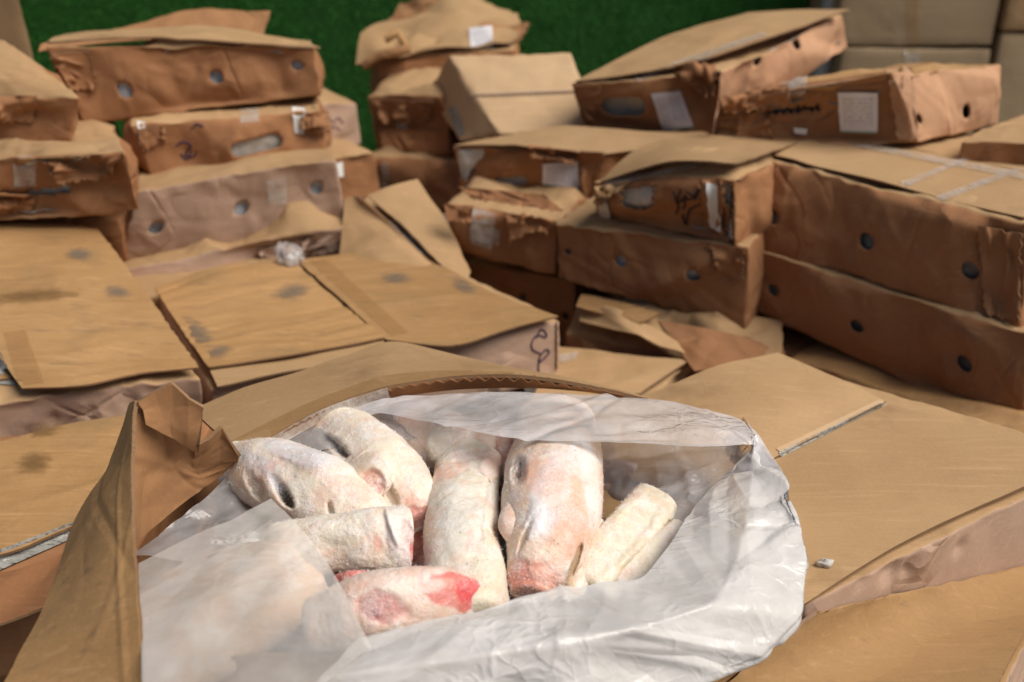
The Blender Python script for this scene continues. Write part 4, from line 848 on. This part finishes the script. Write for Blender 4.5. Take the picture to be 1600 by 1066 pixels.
# ================================================================ FROZEN MEAT
MEATS = []
DK, PKC, RED, BLU, YEL, CRM, GRY = (.03, .026, .022), (.78, .34, .25), (.64, .08, .07), (.66, .66, .74), (.62, .50, .26), (.80, .76, .66), (.30, .25, .20)
def piece(label, spine, rad, flat=.85, blunt=(0.6, 0.6), feats=(), base=(.84, .76, .63), seed=1, nseg=(170, 120), rough=.0005, lump=.075, cat='frozen meat', name='frozen_meat', frost=2600, squash=None, group='frozen meat pieces in the bag'):
    """spine: (px, py, z); rad: half widths as seen, in pixels; feats: (px, py, rx, ry, angle, depth, colour, strength)"""
    S = np.array([W(*p) for p in spine]); dep = (S - EYE) @ FW; rr = np.array(rad) * dep / F
    nv, nu = nseg; t = np.linspace(0, 1, nv)
    # round the ends
    tt = np.clip((t - .06) / .88, 0, 1); P = crom(S, 400); Rr = crom(rr[:, None], 400)[:, 0]
    ii = np.clip((tt * 399).astype(int), 0, 399); f_ = tt * 399 - ii; i2 = np.minimum(ii + 1, 399)
    C = P[ii] * (1 - f_)[:, None] + P[i2] * f_[:, None]; Rad = Rr[ii] * (1 - f_) + Rr[i2] * f_
    Tn = np.gradient(P, axis=0); Tn /= np.linalg.norm(Tn, axis=1, keepdims=True); T = Tn[ii]
    for s_, e_, sg in ((0, .06, -1), (.94, 1, 1)):
        m_ = (t >= s_ - 1e-9) & (t <= e_ + 1e-9); k = (1 - t[m_] / .06) if sg < 0 else (t[m_] - .94) / .06; k = np.clip(k, 0, 1); bl = blunt[0] if sg < 0 else blunt[1]
        C[m_] = C[m_] + T[m_] * (sg * np.sin(k * math.pi / 2) * Rad[m_] * bl)[:, None]; Rad[m_] = Rad[m_] * np.sqrt(np.clip(1 - (k * .999) ** 2.6, 1e-6, 1))
    vd = unit(EYE - S.mean(0)); A = np.cross(T, vd); A /= np.linalg.norm(A, axis=1, keepdims=True); B = np.cross(A, T)
    B = np.where((B @ vd)[:, None] < 0, -B, B)
    th = np.linspace(0, 2 * math.pi, nu, endpoint=False)
    ca, sa = np.cos(th), np.sin(th); e = 2 / 2.3; ca = np.sign(ca) * np.abs(ca) ** e; sa = np.sign(sa) * np.abs(sa) ** e
    G = C[:, None] + A[:, None] * (ca[None, :, None] * Rad[:, None, None]) + B[:, None] * (sa[None, :, None] * Rad[:, None, None] * flat)
    Pt = G.reshape(-1, 3); Nn = (G - C[:, None]).reshape(-1, 3); Nn /= np.linalg.norm(Nn, axis=1, keepdims=True) + 1e-9
    Rv = np.repeat(Rad, nu)
    big = fbm(Pt, 14, seed, 3); Pt = Pt + Nn * (big * lump * np.minimum(Rv, .05))[:, None]
    X, Yp, _ = proj(Pt); facing = (Nn @ vd) > -.15
    n1 = fbm(Pt, 30, seed + 9, 3); n2 = fbm(Pt, 75, seed + 19, 2)
    col = np.tile(np.array(base), (len(Pt), 1)); blot = np.clip(n1 * .9 + .25, 0, 1)[:, None]
    col = col * (1 - .42 * blot) + np.array((.80, .50, .40)) * .42 * blot
    fr = np.clip(n2 * 1.1 + .1 + n1 * .5, 0, 1)[:, None]; col = col * (1 - .55 * fr) + np.array((.92, .89, .86)) * .55 * fr
    for ft in feats:
        fx, fy, rx, ry, an, dpt, cl, st = ft; an = math.radians(an); dx, dy = X - fx, Yp - fy
        a_ = (dx * math.cos(an) + dy * math.sin(an)) / rx; b2 = (-dx * math.sin(an) + dy * math.cos(an)) / ry
        rad2 = np.sqrt(a_ * a_ + b2 * b2) + .18 * n2 + .10 * n1; wdt = .22 if (cl in (DK, RED)) else .5; k = np.clip((1.0 + wdt * .3 - rad2) / wdt, 0, 1) * facing; k = k * k * (3 - 2 * k)
        Pt = Pt + vd[None] * (dpt * k)[:, None]
        if cl is not None: col = col * (1 - st * k)[:, None] + np.array(cl)[None] * (st * k)[:, None]
    Pt = Pt + Nn * (rough * (fbm(Pt, 190, seed + 31, 2)))[:, None]
    idx = np.arange(nv * nu).reshape(nv, nu); q = np.stack([idx[:-1], np.roll(idx, -1, 1)[:-1], np.roll(idx, -1, 1)[1:], idx[1:]], -1).reshape(-1, 4)
    caps = [idx[0][::-1].tolist(), idx[-1].tolist()]
    o = make(name, Pt, q.tolist() + caps, SKIN, None, None, attrs={'skin': col}); tag(o, label, cat, group); o['_n'] = o.name; SURF[o.name] = (Pt, q); MEATS.append(o)
    if frost:
        rs = np.random.RandomState(seed); pick = rs.choice(np.where((Nn @ vd) > -.4)[0], frost); c0 = Pt[pick] + Nn[pick] * np.abs(rs.normal(0, .0012, (frost, 1))); sz = rs.uniform(.0003, .0010, frost)[:, None, None]
        tet = rs.normal(0, 1, (frost, 4, 3)); tet /= np.linalg.norm(tet, axis=2, keepdims=True); vv = (c0[:, None] + tet * sz).reshape(-1, 3)
        b0 = np.arange(frost)[:, None] * 4; ff = np.concatenate([b0 + np.array(x) for x in ((0, 1, 2), (0, 2, 3), (0, 3, 1), (1, 3, 2))])
        tag(make('frost', vv, ff, ICE, o, smooth=False), kind='stuff')
    return o
piece('head with long dark slit eye and bluish frost, leftmost in the bag', [(372, 728, .395), (425, 742, .405), (500, 775, .405), (560, 806, .395), (610, 830, .38)], [38, 58, 64, 50, 30],
      feats=[(436, 764, 44, 24, 55, .0018, None, 0), (438, 766, 30, 10, 56, -.006, GRY, .7), (446, 776, 22, 7, 58, -.008, DK, .97), (428, 752, 20, 8, 50, .002, (.78, .78, .84), .9), (395, 775, 34, 20, 40, 0, GRY, .3), (470, 720, 46, 18, 20, 0, GRY, .22), (405, 725, 40, 16, 20, .0, BLU, .5), (470, 708, 70, 20, 15, .003, BLU, .6), (400, 760, 12, 26, -30, -.006, GRY, .35), (518, 806, 5, 22, -12, -.009, GRY, .6), (548, 760, 50, 16, 25, .0, PKC, .3)], seed=101)
piece('head with closed slit eye, cut ear and red snout, second from the left', [(470, 668, .385), (530, 690, .395), (595, 735, .40), (635, 778, .39), (655, 812, .38)], [40, 56, 62, 50, 36],
      feats=[(522, 697, 44, 22, 40, .0018, None, 0), (524, 697, 32, 9, 40, -.010, GRY, .8), (532, 704, 22, 4.5, 42, -.007, DK, .9), (574, 742, 38, 32, 20, .018, CRM, .5), (574, 742, 44, 38, 20, 0, PKC, .25), (584, 752, 20, 22, 30, -.006, (.62, .28, .20), .8), (612, 776, 8, 34, -25, -.012, GRY, .4), (650, 812, 34, 26, -10, -.004, RED, .62), (655, 790, 26, 14, 10, 0, PKC, .5), (470, 690, 60, 22, 20, 0, GRY, .25)], seed=102, blunt=(.6, .35))
def part_of(o, par, nm):
    o.parent = par; o.location = Vector(o['_o']) - Vector(par['_o']); o.name = nm
    for k_ in ('label', 'category', 'group'):
        if k_ in o.keys(): del o[k_]
part_of(piece('x', [(554, 722, .425), (574, 742, .434), (592, 764, .425)], [26, 33, 22], flat=.45, blunt=(.5, .5), seed=121, frost=300, nseg=(60, 56), base=(.76, .60, .46),
        feats=[(582, 750, 20, 18, 30, -.006, (.66, .32, .24), .75), (594, 764, 10, 9, 0, -.003, (.60, .20, .16), .6)]), MEATS[1], 'ear_stump')
piece('pinkish head with pale ear stump, far back beneath the film', [(575, 668, .375), (640, 680, .392), (700, 695, .395), (752, 706, .385)], [40, 54, 52, 34], feats=[(690, 694, 24, 34, 10, .010, CRM, .8), (740, 712, 30, 20, 0, 0, PKC, .6), (690, 750, 30, 14, -60, -.008, PKC, .5)], seed=103, base=(.70, .55, .46))
piece('smooth cream neck stump with a ragged frosty cut end facing right', [(440, 862, .40), (520, 852, .41), (590, 846, .412), (632, 846, .405)], [50, 50, 50, 50], blunt=(.4, .12),
      feats=[(630, 846, 24, 60, -18, .003, (.84, .74, .72), .85), (640, 840, 12, 30, -18, -.006, (.70, .45, .44), .6), (652, 872, 11, 26, -18, -.004, RED, .75), (612, 824, 5, 34, -18, .005, (.88, .84, .80), .8), (590, 848, 8, 16, -10, 0, PKC, .45), (564, 858, 2.2, 2.2, 0, 0, DK, .8)], base=(.84, .76, .63), seed=104, lump=.16)
piece('long cream slab with torn top end standing in the middle of the bag', [(735, 722, .385), (726, 770, .392), (720, 830, .395), (727, 890, .395), (737, 950, .39)], [48, 54, 58, 62, 60], flat=.75,
      feats=[(768, 726, 20, 26, 10, .008, (.72, .52, .48), .6), (700, 735, 36, 16, -15, -.004, PKC, .4), (735, 712, 40, 10, -8, -.006, (.70, .50, .45), .6), (765, 800, 10, 60, 8, .005, CRM, .4), (722, 815, 34, 60, 5, .003, (.86, .83, .78), .5), (762, 900, 30, 60, -5, 0, YEL, .18)], seed=105, name='frozen_meat', base=(.80, .74, .60), lump=.10, blunt=(.2, .5))
piece('largest head, pinkish with small dark eye and red snout tip, right of centre', [(868, 668, .385), (866, 735, .405), (862, 800, .408), (850, 862, .40), (836, 905, .39), (832, 925, .385)], [62, 75, 77, 64, 48, 36],
      feats=[(810, 733, 13, 24, 8, -.010, GRY, .7), (811, 734, 5, 15, 8, -.007, DK, .85), (858, 775, 30, 78, 16, .002, (.88, .85, .86), .85), (905, 715, 22, 34, -8, .001, (.88, .85, .86), .7), (835, 815, 16, 30, 14, .002, (.88, .85, .86), .7), (895, 820, 30, 50, 10, 0, PKC, .45), (848, 742, 40, 30, 10, 0, PKC, .35), (846, 868, 30, 16, -6, .0015, (.86, .76, .62), .75), (842, 906, 50, 36, 0, 0, (.76, .34, .25), .8), (812, 902, 22, 40, -14, -.002, (.66, .18, .13), .55), (880, 850, 26, 40, 10, 0, (.78, .42, .28), .5), (885, 760, 34, 50, 0, 0, (.80, .50, .34), .4), (893, 893, 6, 44, 22, -.010, (.35, .24, .10), .7), (820, 838, 4, 34, 22, -.006, GRY, .4), (925, 760, 14, 80, -5, 0, (.84, .82, .80), .6)], seed=106, frost=4200, blunt=(.5, .3), base=(.80, .61, .46))
piece('curled lower jaw tucked beside the red tipped snout', [(928, 820, .385), (918, 870, .385), (900, 915, .378), (885, 935, .37)], [16, 20, 18, 10], seed=107, frost=400, base=(.74, .58, .40), name='frozen_meat', nseg=(70, 48))
piece('drooping ear piece beside the left edge of the largest head', [(806, 786, .425), (798, 818, .425), (806, 850, .415)], [15, 19, 8], seed=108, frost=300, base=(.76, .55, .44), name='frozen_meat', nseg=(50, 40))
piece('flat cream slice with a thick rim at the right side of the bag', [(1024, 778, .37), (1000, 820, .378), (965, 865, .38), (930, 915, .372)], [34, 46, 48, 40], flat=.5,
      feats=[(990, 820, 22, 90, 38, -.006, CRM, .5), (1020, 852, 10, 90, 44, -.010, (.55, .42, .22), .4), (1005, 770, 34, 12, 25, .004, (.68, .56, .40), .5)], seed=109, name='frozen_meat', base=(.76, .69, .52), blunt=(.1, .4))
piece('narrow pale slice lying under the flat cream one at the right', [(1062, 830, .365), (1020, 870, .37), (975, 915, .368)], [20, 24, 22], flat=.6, seed=110, frost=700, name='frozen_meat', base=(.82, .74, .60), nseg=(80, 50))
piece('pink chunk with a bright red end, nearest the viewer in the bag', [(505, 970, .40), (580, 952, .415), (660, 940, .415), (725, 935, .405), (765, 945, .395)], [44, 58, 54, 40, 18],
      feats=[(712, 925, 60, 28, 18, 0, RED, .75), (740, 930, 36, 20, 20, 0, (.72, .05, .07), .7), (596, 950, 44, 26, 10, -.003, (.58, .20, .20), .7), (585, 962, 14, 10, 0, 0, (.42, .10, .12), .6), (650, 915, 50, 14, -5, .0, CRM, .6)], seed=111, name='frozen_meat', base=(.78, .60, .50), frost=1200)
piece('small bright red scrap between the neck stump and the pink chunk', [(528, 905, .405), (550, 903, .41), (580, 901, .405)], [9, 12, 8], seed=112, frost=200, name='frozen_meat', base=(.62, .16, .14), nseg=(46, 34), lump=.3)
piece('dark red chunk wedged low between the neck stump and cream slab', [(640, 830, .34), (660, 860, .345), (675, 900, .34)], [26, 30, 28], seed=113, frost=200, name='frozen_meat', base=(.34, .10, .08), nseg=(60, 44))
piece('pale chunk showing dimly through the folded film at the left', [(250, 1010, .365), (350, 955, .38), (460, 905, .385)], [92, 98, 70], flat=.5, seed=115, frost=0, base=(.72, .46, .25), nseg=(60, 44))
piece('added dark chunk standing for the shadow between the largest head and the flat slice', [(915, 745, .31), (960, 760, .31), (1000, 750, .30)], [34, 40, 34], seed=116, frost=0, base=(.20, .10, .08), nseg=(60, 44))  # added; its dark colour paints the shadow of this pocket
piece('pinkish chunk low behind the torn top of the cream slab', [(742, 690, .375), (785, 700, .372), (800, 740, .35)], [34, 34, 30], seed=114, frost=200, name='frozen_meat', base=(.52, .33, .27), nseg=(60, 44))

# ================================================================ PLASTIC BAG
bag = empty('plastic_bag', W(720, 830, .32)); bag['_n'] = bag.name
tag(bag, 'milky crumpled plastic bag spread open over the carton around the meat', 'plastic bag')
# stations run clockwise from the back left: inner rim, rolled crest, outer drape
ring = [
 # inner rim            mid                   outer fold             tucked back under
 ((545, 668, .42), (545, 655, .432), (545, 640, .438), (548, 650, .41)),
 ((590, 645, .44), (600, 636, .445), (610, 622, .448), (615, 640, .41)),
 ((690, 663, .462), (690, 650, .458), (695, 616, .450), (700, 640, .41)),
 ((790, 686, .468), (800, 655, .462), (812, 612, .452), (815, 640, .41)),
 ((935, 691, .468), (935, 660, .462), (940, 618, .450), (940, 650, .41)),
 ((1085, 696, .462), (1080, 668, .462), (1040, 624, .446), (1040, 660, .40)),
 ((1188, 698, .440), (1180, 680, .452), (1162, 652, .440), (1130, 690, .39)),
 ((1122, 752, .40), (1175, 735, .428), (1224, 738, .438), (1170, 760, .37)),
 ((1078, 796, .408), (1170, 806, .436), (1246, 806, .438), (1180, 830, .37)),
 ((1050, 846, .415), (1150, 880, .44), (1262, 872, .428), (1190, 890, .36)),
 ((1002, 903, .43), (1115, 945, .45), (1256, 962, .41), (1170, 960, .35)),
 ((900, 918, .445), (990, 985, .46), (1166, 1040, .385), (1060, 1030, .34)),
 ((770, 950, .455), (815, 1015, .465), (950, 1100, .40), (880, 1090, .34)),
 ((655, 975, .457), (660, 1040, .46), (650, 1120, .42), (650, 1130, .34)),
 ((560, 1000, .45), (500, 1060, .455), (450, 1115, .43), (440, 1120, .34)),
 ((520, 930, .44), (400, 990, .45), (280, 1060, .43), (290, 1050, .35)),
 ((470, 850, .43), (380, 880, .44), (222, 930, .415), (260, 930, .36)),
 ((420, 790, .41), (350, 810, .425), (222, 870, .41), (260, 870, .37)),
 ((390, 752, .40), (360, 762, .412), (290, 805, .41), (300, 815, .38)),
]
cols = [[W(*p) for p in s_] for s_ in ring]
rows = np.array(cols).transpose(1, 0, 2)
def soften(R_, it):
    R_ = R_.copy()
    for _ in range(it): R_[:, 1:-1] = (R_[:, :-2] + R_[:, 2:] + 2 * R_[:, 1:-1]) / 4
    return R_
def dense(R_, n): return soften(np.stack([lin(r_, n) for r_ in R_]), 7)
sheet('film_back', dense(rows[:3, 0:8], 90), FILMBACK, bag, 0, (40, 240), .0035, 40, .004, 89, cw=(.004, .03), cl=(.05, .25), straight=True)
sheet('film_layer', dense(rows[1:4, 6:15] - np.array([0, 0, .010]), 100), FILM, bag, 0, (40, 260), .005, 60, .005, 97, cw=(.006, .03), cl=(.04, .2), straight=True)
sheet('film_collar', dense(rows[:, 6:15], 130), FILM, bag, 0, (100, 420), .0055, 64, .003, 90, cw=(.012, .06), cl=(.05, .28), straight=True)
sheet('film_fold', [[W(216, 880, .445), W(320, 828, .452), W(424, 779, .45)], [W(218, 930, .455), W(350, 880, .465), W(470, 826, .458), ], [W(220, 1000, .46), W(380, 950, .472), W(520, 890, .462)], [W(225, 1160, .45), W(440, 1110, .465), W(580, 1012, .458)]], FILMFOLD, bag, 0, (90, 110), .0035, 12, .002, 91, cw=(.015, .06), cl=(.1, .35))
sheet('inner_film', [[W(1185, 700, .405), W(1120, 755, .39), W(1060, 830, .36)], [W(1050, 692, .40), W(1030, 735, .365), W(1010, 790, .33)], [W(925, 688, .40), W(932, 730, .35), W(936, 790, .30)]], FILMBACK, bag, 0, (40, 50), .007, 40, .006, 92, cw=(.01, .03), cl=(.05, .2))
sheet('inner_film', [[W(205, 865, .39), W(290, 800, .395), W(380, 730, .395)], [W(300, 880, .375), W(360, 830, .38), W(420, 780, .375)], [W(420, 900, .34), W(450, 860, .34), W(480, 820, .34)]], FILMTHIN, bag, 0, (36, 46), .005, 30, .004, 93, cw=(.01, .03), cl=(.05, .2))
sheet('inner_film', [[W(430, 690, .42), W(520, 655, .43), W(620, 640, .432)], [W(470, 712, .425), W(560, 690, .425), W(660, 690, .415)]], FILMTHIN, bag, 0, (20, 40), .004, 24, .003, 94, cw=(.006, .02), cl=(.04, .15))
sheet('inner_film', [[W(560, 650, .40), W(760, 655, .41), W(960, 660, .41)], [W(570, 690, .37), W(760, 700, .37), W(960, 700, .37)], [W(580, 760, .29), W(760, 770, .28), W(960, 780, .28)]], FILMTHIN, bag, 0, (30, 60), .006, 36, .004, 96, cw=(.008, .025), cl=(.04, .15))
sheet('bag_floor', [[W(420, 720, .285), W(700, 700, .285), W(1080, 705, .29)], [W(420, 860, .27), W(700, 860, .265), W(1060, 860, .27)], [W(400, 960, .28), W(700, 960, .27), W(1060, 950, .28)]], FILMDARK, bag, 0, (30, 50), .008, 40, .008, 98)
sheet('bag_floor', [[W(360, 730, .26), W(700, 690, .25), W(1090, 700, .26)], [W(330, 860, .25), W(700, 860, .24), W(1090, 860, .25)], [W(250, 1040, .27), W(700, 1060, .25), W(1130, 1040, .27)]], FILMTHIN, bag, 0, (30, 50), .008, 50, .01, 95)

# ================================================================ cartons of the bottom layer that carry the visible ones
def under(x0, y0, x1, y1, ln, z0, z1, seed, lab):
    a, b = V(x0, y0, z1), V(x1, y1, z1); e = unit(b - a); n_ = V(-e[1], e[0], 0) * ln
    carton(lab, [a, b, b + n_, a + n_], H=z1 - z0, mats=[SIDE, SIDE], cell=.03, amp=.004, nc=8, seed=seed, group='cartons hidden at the bottom of the pile', wrp=.004, bulge=(.0, .0))
under(-1.42, 2.16, -.86, 2.13, .34, .215, .405, 201, 'upper carton beneath the ripped film carton at the left edge'); under(-1.44, 2.14, -.87, 2.12, .34, .0, .205, 202, 'lowest carton beneath the ripped film carton at the left edge')
under(-.86, 2.14, -.42, 2.24, .30, .0, .10, 203, 'low carton under the crushed pinkish one of the left stack'); under(-1.3, 1.68, -.66, 1.66, .45, .0, .125, 204, 'low carton under the large worn one with the lifted flap')
under(-.50, 1.66, .03, 1.88, .40, .0, .115, 205, 'low carton under the wide worn one with purple letters'); under(-.25, 2.28, .06, 2.22, .3, .0, .06, 206, 'thin low carton under the tilted one with raised flaps')
under(-.30, .92, .26, .92, .36, .0, .19, 207, 'carton directly under the opened one with the meat bag'); under(-.9, 1.1, -.52, 1.12, .40, .0, .095, 208, 'low carton under the scuffed one at the left edge')
under(.42, 1.25, .75, 1.6, .30, .0, .115, 209, 'low carton under the broad one right of the bag'); under(.45, 2.10, .72, 1.92, .30, .0, .15, 210, 'low carton under the long one with three small holes')
under(.20, 2.62, .56, 2.55, .3, .0, .235, 211, 'lower carton beneath the bulging one with the oval hand hole'); under(.20, 2.62, .56, 2.55, .3, .24, .465, 212, 'upper carton beneath the bulging one with the oval hand hole')
under(.60, 2.40, .95, 2.34, .3, .0, .26, 213, 'lower carton beneath the one with the light painted side'); under(.60, 2.40, .95, 2.34, .3, .265, .53, 214, 'upper carton beneath the one with the light painted side')
under(-.14, 2.72, .2, 2.72, .36, .0, .21, 215, 'lower carton beneath the tipped one at the rear centre'); under(-.14, 2.72, .2, 2.72, .36, .215, .42, 216, 'upper carton beneath the tipped one at the rear centre')

for o in bpy.data.objects:
    for k in ('_o', '_n', '_c'):
        if k in o.keys(): del o[k]
print('objects', len(bpy.data.objects), 'polys', sum(len(m.polygons) for m in bpy.data.meshes))
